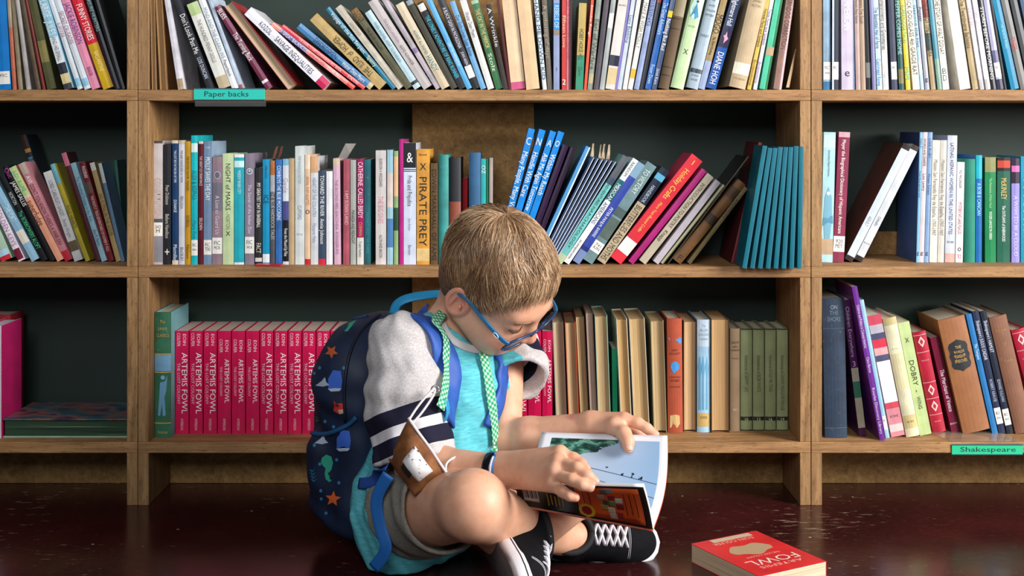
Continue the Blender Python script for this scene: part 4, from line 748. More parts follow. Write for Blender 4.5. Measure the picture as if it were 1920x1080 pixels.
# ------------------------------------------------------------------ solid modelling with distance fields (one continuous skin per body or garment)
def smin(a, b, k):
    if k <= 0: return np.minimum(a, b)
    h = np.maximum(k-np.abs(a-b), 0)/k; return np.minimum(a, b)-h*h*k*.25
def smax(a, b, k): return -smin(-a, -b, k)
class Field:
    def __init__(s, lo, hi, h):
        s.h = h; s.lo = np.floor(np.array(lo)/h)*h; s.n = np.ceil((np.array(hi)-s.lo)/h).astype(int)+1
        s.v = np.full(s.n, .08, np.float32)
    def axes(s, sl): return [(s.lo[i]+s.h*np.arange(sl[i].start, sl[i].stop)).astype(np.float32) for i in range(3)]
    def region(s, lo, hi):
        a = np.maximum(np.floor((np.array(lo)-s.lo)/s.h).astype(int), 0); b = np.minimum(np.ceil((np.array(hi)-s.lo)/s.h).astype(int)+1, s.n)
        if (b <= a).any(): return None
        return tuple(slice(int(p), int(q)) for p, q in zip(a, b))
    def pts(s, sl):
        x, y, z = s.axes(sl); P = np.empty((len(x), len(y), len(z), 3), np.float32)
        P[..., 0] = x[:, None, None]; P[..., 1] = y[None, :, None]; P[..., 2] = z[None, None, :]; return P
    def add(s, fn, lo, hi, k=.01):
        m = k+3*s.h; sl = s.region(np.array(lo)-m, np.array(hi)+m)
        if sl: s.v[sl] = smin(s.v[sl], fn(s.pts(sl)), k)
    def cut(s, fn, lo, hi, k=.004):
        m = k+3*s.h; sl = s.region(np.array(lo)-m, np.array(hi)+m)
        if sl: s.v[sl] = smax(s.v[sl], -fn(s.pts(sl)), k)
    def cone(s, a, b, ra, rb, k=.01):
        a, b = np.array(a, float), np.array(b, float); r = max(ra, rb)
        s.add(lambda P: sd_cone(P, a, b, ra, rb), np.minimum(a, b)-r, np.maximum(a, b)+r, k)
    def ell(s, c, R, axes=None, k=.01, cut=False):
        c = np.array(c, float); r = max(R); f = lambda P: sd_ell(P, c, R, axes)
        (s.cut if cut else s.add)(f, c-r, c+r, k)
    def mesh(s):
        v = s.v; ins = v < 0; n = v.shape
        cs = np.zeros(np.array(n)-1, np.int8)
        for dx in (0, 1):
            for dy in (0, 1):
                for dz in (0, 1): cs += ins[dx:n[0]-1+dx, dy:n[1]-1+dy, dz:n[2]-1+dz]
        cells = np.argwhere((cs > 0) & (cs < 8)); idx = np.full(np.array(n)-1, -1, np.int32); idx[tuple(cells.T)] = np.arange(len(cells))
        acc = np.zeros((len(cells), 3)); cnt = np.zeros(len(cells))
        corners = [(a, b, c) for a in (0, 1) for b in (0, 1) for c in (0, 1)]
        val = {c: v[cells[:, 0]+c[0], cells[:, 1]+c[1], cells[:, 2]+c[2]] for c in corners}
        for a in corners:
            for ax in range(3):
                if a[ax] == 0:
                    b = list(a); b[ax] = 1; b = tuple(b); va, vb = val[a], val[b]; m = (va < 0) != (vb < 0)
                    t = np.where(m, va/(va-vb+1e-12), 0); p = np.array(a, float)[None]+0*acc; p[:, ax] += t
                    acc[m] += p[m]; cnt[m] += 1
        V = s.lo+(cells+acc/cnt[:, None])*s.h; F = []
        for ax in range(3):
            sl0 = [slice(None)]*3; sl1 = [slice(None)]*3; sl0[ax] = slice(0, -1); sl1[ax] = slice(1, None)
            a, b = ins[tuple(sl0)], ins[tuple(sl1)]; e = np.argwhere(a != b); o1, o2 = [(1, 2), (2, 0), (0, 1)][ax]
            e = e[(e[:, o1] > 0) & (e[:, o2] > 0) & (e[:, o1] < n[o1]-1) & (e[:, o2] < n[o2]-1)]
            q = []
            for d1, d2 in ((0, 0), (-1, 0), (-1, -1), (0, -1)):
                c = e.copy(); c[:, o1] += d1; c[:, o2] += d2; q.append(idx[tuple(c.T)])
            q = np.stack(q, 1); flip = ~a[tuple(e.T)]; q[flip] = q[flip][:, ::-1]; F.append(q)
        return V, np.concatenate(F)
def sd_cone(P, a, b, ra, rb):
    d = (b-a).astype(np.float32); L2 = float(d@d)+1e-12; t = np.clip(((P-a.astype(np.float32))@d)/L2, 0, 1)
    q = P-a.astype(np.float32)-t[..., None]*d; return np.sqrt((q*q).sum(-1))-(ra+(rb-ra)*t)
def sd_ell(P, c, R, axes=None):
    q = P-np.asarray(c, np.float32)
    if axes is not None: q = q@np.asarray(axes, np.float32).T
    R = np.asarray(R, np.float32); k0 = np.sqrt(((q/R)**2).sum(-1)); k1 = np.sqrt(((q/(R*R))**2).sum(-1))+1e-9
    return k0*(k0-1)/k1
def sd_rbox(P, c, H, r, axes):
    q = np.abs((P-np.asarray(c, np.float32))@np.asarray(axes, np.float32).T)-(np.asarray(H, np.float32)-r)
    return np.sqrt((np.maximum(q, 0)**2).sum(-1))+np.minimum(q.max(-1), 0)-r
def relax(V, F, it=2, lam=.5):
    for _ in range(it):
        acc = np.zeros_like(V); c = np.zeros(len(V))
        for i in range(4):
            for j in (1, 3):
                np.add.at(acc, F[:, i], V[F[:, (i+j) % 4]]); np.add.at(c, F[:, i], 1)
        V = V+lam*(acc/np.maximum(c, 1)[:, None]-V)
    return V
def set_attr(o, name, arr):
    a = o.data.attributes.new(name, 'FLOAT', 'POINT'); a.data.foreach_set('value', np.asarray(arr, np.float32))
def bvh_of(o): return BVHTree.FromPolygons([v.co for v in o.data.vertices], [p.vertices for p in o.data.polygons])
def Wn(px, py, d): return np.array(W(px, py, d))
def unit(v): v = np.array(v, float); return v/np.linalg.norm(v)

# ------------------------------------------------------------------ the boy: joints in room coordinates
AB = math.radians(38); BF = np.array([math.cos(AB), -math.sin(AB), 0]); BR = np.array([-math.sin(AB), -math.cos(AB), 0]); BU = np.array([0, 0, 1.])
BAX = np.stack([BF, BR, BU])
HO = np.array([-.033, -.31, .468]); HS = 1.053                         # head centre and scale
HM = np.array([[.652, -.266, -.710], [-.619, -.727, -.297], [.438, -.633, .638]])   # rows: face direction, his right, head up
def hl(f, r, u): return HO+HS*(np.array([f, r, u])@HM)
def to_head(P): return ((P-HO.astype(np.float32))@HM.T.astype(np.float32))/HS
PEL = np.array([-.137, -.268, .095]); CH = np.array([-.105, -.262, .285])
RSH, REL, RWR = Wn(750, 645, 2.045), Wn(780, 874, 1.975), Wn(940, 880, 1.895)
LSH, LEL, LWR = Wn(945, 635, 2.215), Wn(944, 826, 2.095), Wn(1108, 797, 2.035)
RHIP, LHIP = PEL+BR*.062, PEL-BR*.07
RKN, RAN = Wn(884, 947, 1.835), Wn(1052, 1004, 2.035)
LKN, LAN = np.array([.150, -.275, .150]), np.array([.040, -.458, .096])
NB = np.array([-.103, -.250, .378]); NT_ = hl(-.028, 0, -.045)
boy = empty('person', (float(PEL[0]), float(PEL[1]), 0)); tag(boy, 'boy in a turquoise shirt sitting cross-legged on the floor reading', 'person')
BOY0 = np.array([PEL[0], PEL[1], 0])
def boy_part(name, V, F, mat, smooth=True, parent=None): return np_mesh(name, np.asarray(V)-BOY0, F, mat, parent or boy, smooth)

body = Field((-.32, -.66, -.005), (.33, -.10, .62), .002)
def group(lo, hi):                                                     # limbs are modelled apart, then joined without melting together
    f = Field(lo, hi, body.h); off = np.round((f.lo-body.lo)/body.h).astype(int); f.off = off; return f
def merge(f, k=0.0):
    a = np.maximum(f.off, 0); b = np.minimum(f.off+f.n, body.n); sl = tuple(slice(int(p), int(q)) for p, q in zip(a, b)); fs = tuple(slice(int(p-o), int(q-o)) for p, q, o in zip(a, b, f.off))
    body.v[sl] = smin(body.v[sl], f.v[fs], k)
def local(fn): return lambda P: fn(to_head(P))*HS
# head
g = group(HO-.17, HO+.17)
def hadd(fn, k, cut=False):
    sl = tuple(slice(0, int(n)) for n in g.n)
    if not hasattr(g, 'L'): g.L = to_head(g.pts(sl))
    d = fn(g.L)*HS; g.v[:] = smax(g.v, -d, k) if cut else smin(g.v, d, k)
A_ = np.array
hadd(lambda q: sd_ell(q, (-.010, 0, .040), (.094, .0735, .084)), .0)
hadd(lambda q: sd_ell(q, (.036, 0, -.012), (.058, .0575, .076)), .03)
hadd(lambda q: sd_ell(q, (-.032, 0, -.015), (.052, .054, .062)), .03)
hadd(lambda q: sd_ell(q, (.062, 0, -.062), (.030, .032, .025)), .028)
hadd(lambda q: sd_ell(q, (.073, 0, .032), (.018, .044, .020)), .02)
for s in (1, -1):
    hadd(lambda q: sd_ell(q, (.060, s*.034, -.034), (.030, .028, .030)), .022)
    hadd(lambda q: sd_cone(q, A_([.002, s*.052, -.040]), A_([.055, s*.022, -.070]), .018, .018), .03)
    hadd(lambda q: sd_ell(q, (.094, s*.031, .013), (.015, .019, .011)), .014, True)
    hadd(lambda q: sd_ell(q, (.0725, s*.031, .012), (.0145, .0165, .0135)), .005)
hadd(lambda q: sd_cone(q, A_([.085, 0, .016]), A_([.1025, 0, -.016]), .0075, .0105), .012)
for s in (1, -1):
    hadd(lambda q: sd_ell(q, (.095, s*.0115, -.0195), (.009, .0075, .007)), .007)
    hadd(lambda q: sd_ell(q, (.100, s*.006, -.0265), (.004, .003, .003)), .003, True)
hadd(lambda q: sd_ell(q, (.0915, 0, -.0435), (.0085, .021, .0058)), .006)
hadd(lambda q: sd_ell(q, (.0895, 0, -.0545), (.0085, .0175, .0062)), .006)
hadd(lambda q: sd_ell(q, (.1015, 0, -.0488), (.009, .022, .0014)), .003, True)
hadd(lambda q: sd_ell(q, (.088, 0, -.064), (.008, .02, .004)), .008, True)
def ear(s):
    c, sn = math.cos(.45), math.sin(.45); ax = A_([[c, -s*sn, .18], [s*sn, c, 0], [-.18, 0, 1]]); ax = A_([unit(a) for a in ax])
    C0 = A_([-.005, s*.0775, -.004])
    hadd(lambda q: sd_ell(q, C0, (.0215, .0080, .0330), ax), .004)
    hadd(lambda q: sd_ell(q, C0+A_([.0015, s*.0075, .003]), (.0150, .0090, .0245), ax), .002, True)
    hadd(lambda q: sd_ell(q, C0+A_([.0075, s*.003, -.001]), (.004, .005, .006), ax), .003)
    hadd(lambda q: sd_cone(q, C0+A_([-.008, s*.004, -.010]), C0+A_([-.006, s*.003, .014]), .0028, .0022), .003)
    hadd(lambda q: sd_ell(q, C0+A_([.006, s*.0035, -.004]), (.004, .006, .005), ax), .002, True)
ear(1); ear(-1)
g.cone(NT_, NB, .043, .047, .02)
merge(g)
# trunk (under the clothes)
g = group((-.30, -.44, 0), (.06, -.10, .46))
g.cone(NB, CH, .045, .070, .03); g.cone(CH+BR*.05, PEL+BR*.035, .066, .075, .03); g.cone(CH-BR*.05, PEL-BR*.035, .066, .075, .03)
g.cone(RSH, NB, .040, .040, .03); g.cone(LSH, NB, .040, .040, .03); g.cone(RHIP, LHIP, .078, .078, .03)
merge(g, .008)
# right arm and hand
def finger(f, pts, r0, r1, k=.004):
    n = len(pts)-1
    for i in range(n): f.cone(pts[i], pts[i+1], r0+(r1-r0)*i/n, r0+(r1-r0)*(i+1)/n, k)
g = group((-.26, -.66, .10), (.17, -.28, .45))
g.cone(RSH, REL, .038, .031, .01); mid = REL*.7+RWR*.3
g.cone(REL, mid, .030, .0315, .012); g.cone(mid, RWR, .0315, .0215, .012); g.ell(REL+A_([-.004, .004, -.006]), (.028, .028, .028), None, .012)
RK = [Wn(1050, 851, 1.845), Wn(1046, 866, 1.822), Wn(1040, 887, 1.808), Wn(1033, 909, 1.806)]
RF = [[RK[0], Wn(1076, 860, 1.832), Wn(1090, 870, 1.822), Wn(1099, 880, 1.815)],
      [RK[1], Wn(1082, 878, 1.795), Wn(1101, 891, 1.785), Wn(1114, 902, 1.782)],
      [RK[2], Wn(1072, 900, 1.782), Wn(1092, 909, 1.772), Wn(1106, 914, 1.772)],
      [RK[3], Wn(1056, 923, 1.785), Wn(1068, 930, 1.776), Wn(1079, 933, 1.776)]]
for i, (kn, rr) in enumerate(zip(RK, (.0125, .0125, .012, .0115))):
    base = RWR+(A_([0, 0, .010-.007*i])); g.cone(base, kn, .0155, rr, .014)
for p in RK: g.ell(p+A_([0, -.003, .003]), (.0105, .0105, .0105), None, .006)
for i, p in enumerate(RF): finger(g, p, (.0098, .0098, .0094, .0085)[i], (.0075, .0075, .0072, .0066)[i])
finger(g, [RWR+A_([.012, .004, .004]), Wn(1000, 878, 1.872), Wn(1040, 874, 1.868), Wn(1066, 884, 1.862)], .013, .008, .010)
merge(g, .0015)
# left arm and hand
g = group((-.10, -.47, .12), (.32, -.12, .43))
g.cone(LSH, LEL, .037, .0305, .01); mid = LEL*.7+LWR*.3
g.cone(LEL, mid, .029, .0305, .012); g.cone(mid, LWR, .0305, .0205, .012)
LK = [Wn(1170, 786, 2.005), Wn(1171, 793, 2.022), Wn(1168, 803, 2.035), Wn(1162, 813, 2.045)]
LF = [[LK[0], Wn(1196, 793, 1.996), Wn(1213, 803, 1.990), Wn(1227, 814, 1.986)],
      [LK[1], Wn(1192, 804, 2.024), Wn(1204, 818, 2.022), Wn(1212, 832, 2.018)],
      [LK[2], Wn(1186, 816, 2.040), Wn(1195, 830, 2.036), Wn(1200, 845, 2.03)],
      [LK[3], Wn(1177, 826, 2.050), Wn(1184, 838, 2.046), Wn(1188, 850, 2.04)]]
for i, kn in enumerate(LK): g.cone(LWR+A_([0, .004*i-.004, .006-.005*i]), kn, .0150, .012, .014)
for i, p in enumerate(LF): finger(g, p, (.0100, .0096, .0092, .0085)[i], (.0076, .0074, .0070, .0066)[i])
finger(g, [LWR+A_([.012, -.008, -.004]), Wn(1152, 800, 1.995), Wn(1170, 812, 1.975), Wn(1177, 828, 1.962), Wn(1178, 841, 1.955)], .0125, .0078, .010)
merge(g, .0015)
# legs
g = group((-.30, -.66, 0), (.20, -.20, .30))
g.cone(RHIP, RKN, .076, .047, .02); g.ell(RKN+A_([.006, -.006, .002]), (.047, .047, .047), None, .015)
c1 = RKN*.62+RAN*.38+A_([-.004, .008, -.012]); g.cone(RKN, c1, .046, .047, .02); g.cone(c1, RAN, .046, .029, .02); g.cone(RAN, RAN+A_([.02, .01, -.005]), .029, .028, .01)
merge(g, .002)
g = group((-.20, -.56, 0), (.26, -.10, .28))
g.cone(LHIP, LKN, .074, .050, .02); c1 = LKN*.65+LAN*.35; g.cone(LKN, c1, .046, .042, .02); g.cone(c1, LAN, .042, .027, .02); g.cone(LAN, LAN+A_([-.02, -.008, -.004]), .027, .027, .01)
merge(g, .002)
V, F = body.mesh(); V = relax(V, F, 2, .4)
q = to_head(V.astype(np.float32))
lip = np.maximum(1-np.abs(q[:, 2]+.049)/.0115, 0)*(q[:, 0] > .075)*np.clip((.0215-np.abs(q[:, 1]))/.006, 0, 1)
blush = np.exp(-(((q-A_([.07, .04, -.03]))/.028)**2).sum(1))+np.exp(-(((q-A_([.07, -.04, -.03]))/.028)**2).sum(1))+1.2*np.exp(-(((q-A_([.105, 0, -.018]))/.016)**2).sum(1))+1.7*np.exp(-(((q-A_([-.006, .080, -.002]))/A_([.022, .012, .032]))**2).sum(1))
for p in RK+[f[-1] for f in RF]+LK+[f[-1] for f in LF+[[Wn(1178, 841, 1.955)]]]: blush += .7*np.exp(-((V-p)**2).sum(1)/.011**2)
for p in (REL, LEL, RKN): blush += .35*np.exp(-((V-p)**2).sum(1)/.035**2)
t = NT('skin', .48, Subsurface_Weight=.12, Subsurface_Scale=.01); t.b.inputs['Subsurface Radius'].default_value = (1, .35, .18)
v = t.coords('Object'); n = t.noise(v, 45, 4)
col = t.ramp(n, [(.3, lin('#d99d7d')), (.7, lin('#e6b293'))])
col = t.mix(t.math('MULTIPLY', t.attr('blush'), .5), col, lin('#d8806c')); col = t.mix(t.math('MULTIPLY', t.attr('lip'), .75), col, lin('#b9605c'))
t.color(col); t.bump(t.noise(v, 900, 2), .08, .0004); SKIN = t.m
skin = boy_part('body', V, F, SKIN); set_attr(skin, 'lip', lip); set_attr(skin, 'blush', np.clip(blush, 0, 1))
# eyelashes, brows
def tube_obj(name, pts, rad, mat, parent, sides=8, flat=1.0, up=None, n=None, off=BOY0):
    P = smoothpath(pts, n) if n else pts
    R = list(np.interp(np.linspace(0, 1, len(P)), np.linspace(0, 1, len(rad)), rad)) if hasattr(rad, '__len__') else rad
    V, F = tube([Vector(np.asarray(p)-off) for p in P], R, sides, True, flat, up); return mesh_obj(name, V, F, mat, parent, True)
LASH = plain('#3a2a20', .6, 'lash'); BROW = plain('#8a6a4e', .8, 'brow')
for s in (1, -1):
    tube_obj('eyelashes', [hl(.0835, s*.017, .0095), hl(.0877, s*.025, .0055), hl(.0880, s*.032, .0040), hl(.0850, s*.040, .0052), hl(.079, s*.0465, .0085)], [.0006, .0013, .0016, .0015, .0008], LASH, boy, 6, n=14)
    tube_obj('eyebrow', [hl(.0905, s*.013, .0275), hl(.0915, s*.024, .0315), hl(.0885, s*.036, .0330), hl(.079, s*.0475, .0285)], [.0010, .0022, .0020, .0008], BROW, boy, 6, n=14)
# fingernails
NAIL = plain('#dba791', .35, 'nail')
def nail(p, d, nrm, r):
    d, nrm = unit(d), unit(nrm); nrm = unit(nrm-d*(nrm@d)); sd = np.cross(d, nrm); V = []; F = []
    for i in range(5):
        for j in range(5):
            a, b = (i/4-.5)*2, (j/4-.5)*2; V.append(p+d*(a*r*.85)+sd*(b*r*.72*(1-.25*max(a, 0)**2))+nrm*(r*1.06-.35*r*b*b-.12*r*a*a)-BOY0)
    for i in range(4):
        for j in range(4): F.append((i*5+j, i*5+j+1, i*5+j+6, i*5+j+5))
    mesh_obj('fingernail', V, F, NAIL, boy, True)
nail(Wn(1178, 839, 1.955), Wn(1178, 842, 1.955)-Wn(1176, 826, 1.963), A_([.25, -.9, .3]), .0076)
nail(LF[0][3], LF[0][3]-LF[0][2], A_([.1, -.6, .8]), .0074)
for f in RF[:3]: nail(f[3], f[3]-f[2], A_([.4, -.7, .55]), .0070)

# ------------------------------------------------------------------ hair
def hairline(f): return np.interp(f, [-.11, -.085, -.055, -.036, -.026, -.010, .008, .018, .026, .036, .050, .070, .095], [-.075, -.075, -.072, -.055, .012, .030, .030, .022, .034, .055, .070, .088, .096])
CE, RE = A_([-.008, 0, .040]), A_([.0985, .0775, .0890])
hf = Field(HO-.17, HO+.17, .0022); sl = tuple(slice(0, int(n)) for n in hf.n); q = to_head(hf.pts(sl)).astype(np.float32)
d = sd_ell(q, CE, RE); d = smin(d, sd_ell(q, (-.032, 0, -.015), (.056, .058, .066)), .03); d = smax(d, (hairline(q[..., 0])-q[..., 2]).astype(np.float32)*.8, .006)
hf.v[:] = d*HS; V, F = hf.mesh(); V = relax(V, F, 2, .5); del q, d
t = NT('hair_base', .55); v = t.coords('Object', (1, 1, 1)); n = t.noise(v, 130, 4); t.color(t.ramp(n, [(.3, lin('#5a4230')), (.7, lin('#8a6a4c'))])); t.bump(n, .6, .003)
hair = boy_part('hair', V, F, t.m); HB = BVHTree.FromPolygons([Vector(p) for p in V], [tuple(int(i) for i in f) for f in F])
WH = unit(A_([-.052, -.012, .10])/RE)                                # the whorl
def strands(N, seed):
    rng = np.random.default_rng(seed); u = rng.normal(size=(N*3, 3)); u /= np.linalg.norm(u, axis=1)[:, None]; p = CE+u*RE
    u = u[(p[:, 2] > hairline(p[:, 0])+.002+.017*np.clip((p[:, 0]-.02)/.012, 0, 1))][:N]; N = len(u); K = 6
    c = u@WH; ang = np.arccos(np.clip(c, -1, 1)); away = u*c[:, None]-WH; away /= np.linalg.norm(away, axis=1)[:, None]+1e-6
    swirl = np.cross(u, away); fwd = A_([1.0, 0, -.35])-u*(u@A_([1.0, 0, -.35]))[:, None]
    top = np.clip(u[:, 2]*1.3, 0, 1)[:, None]
    flow = away+swirl*(.55*np.exp(-ang*2.2))[:, None]+fwd*.55*top; flow /= np.linalg.norm(flow, axis=1)[:, None]
    # clump noise: neighbouring strands share a deviation
    ph = u@rng.normal(size=(3, 6))*9; dev = np.sin(ph[:, 0])*.3+np.sin(ph[:, 1]*1.7)*.22+rng.normal(size=N)*.10
    side = np.cross(u, flow); flow = flow+side*dev[:, None]; flow /= np.linalg.norm(flow, axis=1)[:, None]
    low = np.clip((CE[2]+u[:, 2]*RE[2]+.02)/.09, 0, 1); ln = (.014+.030*low)*rng.uniform(.75, 1.2, N)
    lift = (.0012+.0040*low)*rng.uniform(.2, 1.3, N)+.0016*np.sin(ph[:, 2]*2)*low
    pts = []; cur = u.copy(); fl = flow.copy()
    for k in range(K):
        s = k/(K-1); h = lift*np.sin(min(1, s*1.5)*1.57)*(1-.45*s*s); pts.append(CE+cur*(RE+h[:, None])+cur*.0004)
        step = (ln/(K-1)/.088)[:, None]; cur = cur+fl*step; cur /= np.linalg.norm(cur, axis=1)[:, None]; fl = fl-cur*(fl*cur).sum(1)[:, None]; fl /= np.linalg.norm(fl, axis=1)[:, None]
    P = np.stack(pts, 1); Pw = HO+HS*(P@HM)
    tan = np.gradient(Pw, axis=1); nrm = (cur@HM)[:, None]+0*tan; a = np.cross(tan, nrm); a /= np.linalg.norm(a, axis=2)[..., None]+1e-9; b = np.cross(a, tan); b /= np.linalg.norm(b, axis=2)[..., None]+1e-9
    w = (np.array([.75, 1, 1, .9, .6, .12])*.00062)[None, :, None]*rng.uniform(.7, 1.2, N)[:, None, None]
    ring = np.stack([Pw+a*w, Pw-a*w*.5+b*w*.87, Pw-a*w*.5-b*w*.87], 2)   # N,K,3,3
    V = ring.reshape(-1, 3); base = (np.arange(N)*K*3)[:, None, None, None]; kk = (np.arange(K-1)*3)[None, :, None]; j = np.arange(3)[None, None, :]; j2 = (j+1) % 3
    F = np.stack([kk+j, kk+j2, kk+3+j2, kk+3+j], -1); F = (F+base).reshape(-1, 4)
    tone = np.clip(.5+.22*np.sin(ph[:, 3]*1.5)+rng.normal(size=N)*.2, 0, 1); return V, F, np.repeat(tone, K*3)
V, F, tone = strands(14000, 3)
t = NT('hair_strands', .36); col = t.ramp(t.attr('tone'), [(.0, lin('#664a34')), (.45, lin('#a07c5a')), (.8, lin('#caa883')), (1, lin('#dcc2a0'))]); t.color(col)
hs = boy_part('strands', V, F, t.m, True, hair); set_attr(hs, 'tone', tone); hs['kind'] = 'stuff'; hs.matrix_parent_inverse = Matrix()

# ------------------------------------------------------------------ shirt and shorts
sf = Field((-.34, -.50, .002), (.10, -.08, .46), .003)
RCUF = RSH+(REL-RSH)*.97; LCUF = Wn(972, 714, 2.130); AXR = unit(REL-RSH); AXL = unit(LCUF-LSH)
sf.ell((-.108, -.258, .285), (.088, .125, .105), BAX, .0); sf.ell((-.122, -.270, .180), (.100, .112, .110), BAX, .05)
sf.ell((-.143, -.268, .085), (.102, .128, .092), BAX, .05); sf.cone(NB+A_([-.004, .004, -.018]), CH, .052, .085, .04)
sf.cone(PEL+BR*.04-BF*.02, A_([-.190, -.335, .040]), .085, .060, .04)
sf.ell((-.162, -.222, .225), (.085, .098, .135), BAX, .03); sf.cone(RSH, LSH, .047, .047, .03); sf.cone(RHIP, RHIP*.92+RKN*.08, .082, .080, .04)
sl = tuple(slice(0, int(n)) for n in sf.n); P = sf.pts(sl)
def folds(P, seed, amp, wav, dirs):
    out = np.zeros(P.shape[:-1], np.float32); rng = np.random.default_rng(seed)
    for dv in dirs:
        e = unit(dv).astype(np.float32); w2 = unit(rng.normal(size=3)).astype(np.float32)
        ph = (P@e)*(6.283/wav)+1.4*np.sin((P@w2)*(6.283/(wav*2.1))+rng.uniform(0, 6)); out += np.sin(ph+rng.uniform(0, 6))*amp*(.6+.4*np.sin((P@w2[::-1])*18+rng.uniform(0, 6)))
    return out
fo = folds(P, 5, .0022, .052, [(.8, -.2, .35), (.3, .5, .6), (.9, .2, -.1)])
fo += folds(P, 8, .0011, .026, [(.7, -.5, .4)]); sf.v += fo
for SH, EL_, CF, AX_, r0, r1, r2 in ((RSH, REL, RCUF, AXR, .052, .064, .063), (LSH, LCUF, LCUF, AXL, .046, .052, .058)):   # sleeves: cut open at the cuff and hollowed
    m = SH*.5+CF*.5; e = CF+AX_*.05
    d = smin(sd_cone(P, SH, m, r0, r1), sd_cone(P, m, e, r1, r2), .02)+fo*1.2
    tt = (P-CF.astype(np.float32))@AX_.astype(np.float32); d = smax(d, tt.astype(np.float32), .003)
    d = smax(d, -sd_cone(P, CF-AX_*.035, e+AX_*.03, r1-.010, r2-.009), .002)
    sf.v = smin(sf.v, d.astype(np.float32), .012)
# neck opening
NAX = unit(NT_-NB); NC = NB+NAX*.014+BF*.010
sf.v = smax(sf.v, -sd_cone(P, NC-NAX*.02, NC+NAX*.12, .053, .075), .004)
sf.v = smax(sf.v, .004-P[..., 2], .004)
V, F = sf.mesh(); V = relax(V, F, 2, .5); Pv = V.astype(np.float32)
sR = sd_cone(Pv, RSH+AXR*.0, REL+AXR*.04, .060, .066); sL = sd_cone(Pv, LSH, LCUF+AXL*.04, .052, .060)
torso = np.minimum(sd_ell(Pv, (-.108, -.258, .270), (.080, .100, .125), BAX), sd_ell(Pv, (-.122, -.270, .180), (.100, .100, .110), BAX))
lat = (Pv-A_([-.11, -.26, .3]).astype(np.float32))@BR.astype(np.float32)
sleeve = np.where(lat > 0, np.where((sR < .012) & (lat > .062+.25*np.maximum(0, .33-Pv[:, 2])), 1., 0.), np.where((sL < .012) & (lat < -.075), 1., 0.))
slv = np.where(lat > 0, np.minimum(.012-sR, lat-(.066+.20*np.maximum(0, .33-Pv[:, 2]))), np.minimum(.014-sL, -.058-lat))
AXS = unit(A_([.30, -.30, -.90])); along = np.where(lat > 0, (Pv-RCUF)@AXS-.004, (Pv-LCUF)@AXL+.010)
t = NT('shirt_jersey', .85, Specular_IOR_Level=.2); v = t.coords('Object')
tq = t.ramp(t.noise(t.coords('Object', (30, 30, 160)), 2.0, 3), [(.3, lin('#4aa9b6')), (.7, lin('#6cc4cd'))])
fl_ = t.ramp(t.noise(t.coords('Object', (50, 50, 420)), 1.0, 2), [(.70, (0, 0, 0, 1)), (.76, (1, 1, 1, 1))]); tq = t.mix(t.math('MULTIPLY', fl_, .75), tq, lin('#1d4f5c'))
gy = t.ramp(t.noise(v, 330, 4, .7), [(.3, lin('#a9a3a3')), (.7, lin('#d2cdcc'))])
al = t.attr('along')
def band(a, b): return t.math('MULTIPLY', t.math('GREATER_THAN', al, a), t.math('LESS_THAN', al, b))
st = t.math('ADD', band(-.088, -.062), band(-.046, -.020)); gy = t.mix(st, gy, lin('#1d1c30')); gy = t.mix(band(-.062, -.046), gy, lin('#dcd8dc'))
t.color(t.mix(t.math('GREATER_THAN', t.attr('sleeve'), 0.0), tq, gy)); t.bump(t.noise(v, 500, 2), .15, .0006)
shirt = boy_part('shirt', V, F, t.m); set_attr(shirt, 'sleeve', slv); set_attr(shirt, 'along', along)
SHB = BVHTree.FromPolygons([Vector(p) for p in V], [tuple(int(i) for i in f) for f in F])
ho = Field((-.32, -.56, .002), (.16, -.10, .25), .003)
ho.cone(RHIP*.85+RKN*.15, RHIP*.30+RKN*.70, .084, .071, .02); ho.cone(RHIP, LHIP, .060, .060, .03); ho.cone(LHIP, LHIP*.45+LKN*.55, .084, .070, .02); ho.ell(PEL, (.09, .11, .08), BAX, .03)
sl = tuple(slice(0, int(n)) for n in ho.n); P = ho.pts(sl); ho.v += folds(P, 11, .0018, .045, [(.6, .6, .5), (.2, -.8, .5)])
TAX = unit(RKN-RHIP); HEM = RHIP+TAX*.172; tt = (P-HEM.astype(np.float32))@TAX.astype(np.float32)
ho.v = np.where(P[..., 0] < .02, smax(ho.v, np.where(P[..., 1] < -.31, tt, -1).astype(np.float32), .003), ho.v)
ho.v = np.where((tt > -.045) & (P[..., 1] < -.31), smax(ho.v, -sd_cone(P, RHIP, HEM+TAX*.06, .078, .062), .002), ho.v)
ho.v = smax(ho.v, .004-P[..., 2], .003)
V, F = ho.mesh(); V = relax(V, F, 2, .5)
t = NT('shorts_jersey', .9, Specular_IOR_Level=.2); v = t.coords('Object'); t.color(t.ramp(t.noise(v, 380, 4, .7), [(.3, lin('#6f6b62')), (.7, lin('#9b968b'))]))
hemd = t.attr('hem'); t.bump(t.math('ADD', t.noise(v, 450, 2), t.math('MULTIPLY', t.math('LESS_THAN', t.math('ABSOLUTE', hemd), .0012), -3.0)), .3, .0008)
shorts = boy_part('shorts', V, F, t.m); set_attr(shorts, 'hem', (V-HEM)@TAX+.02)

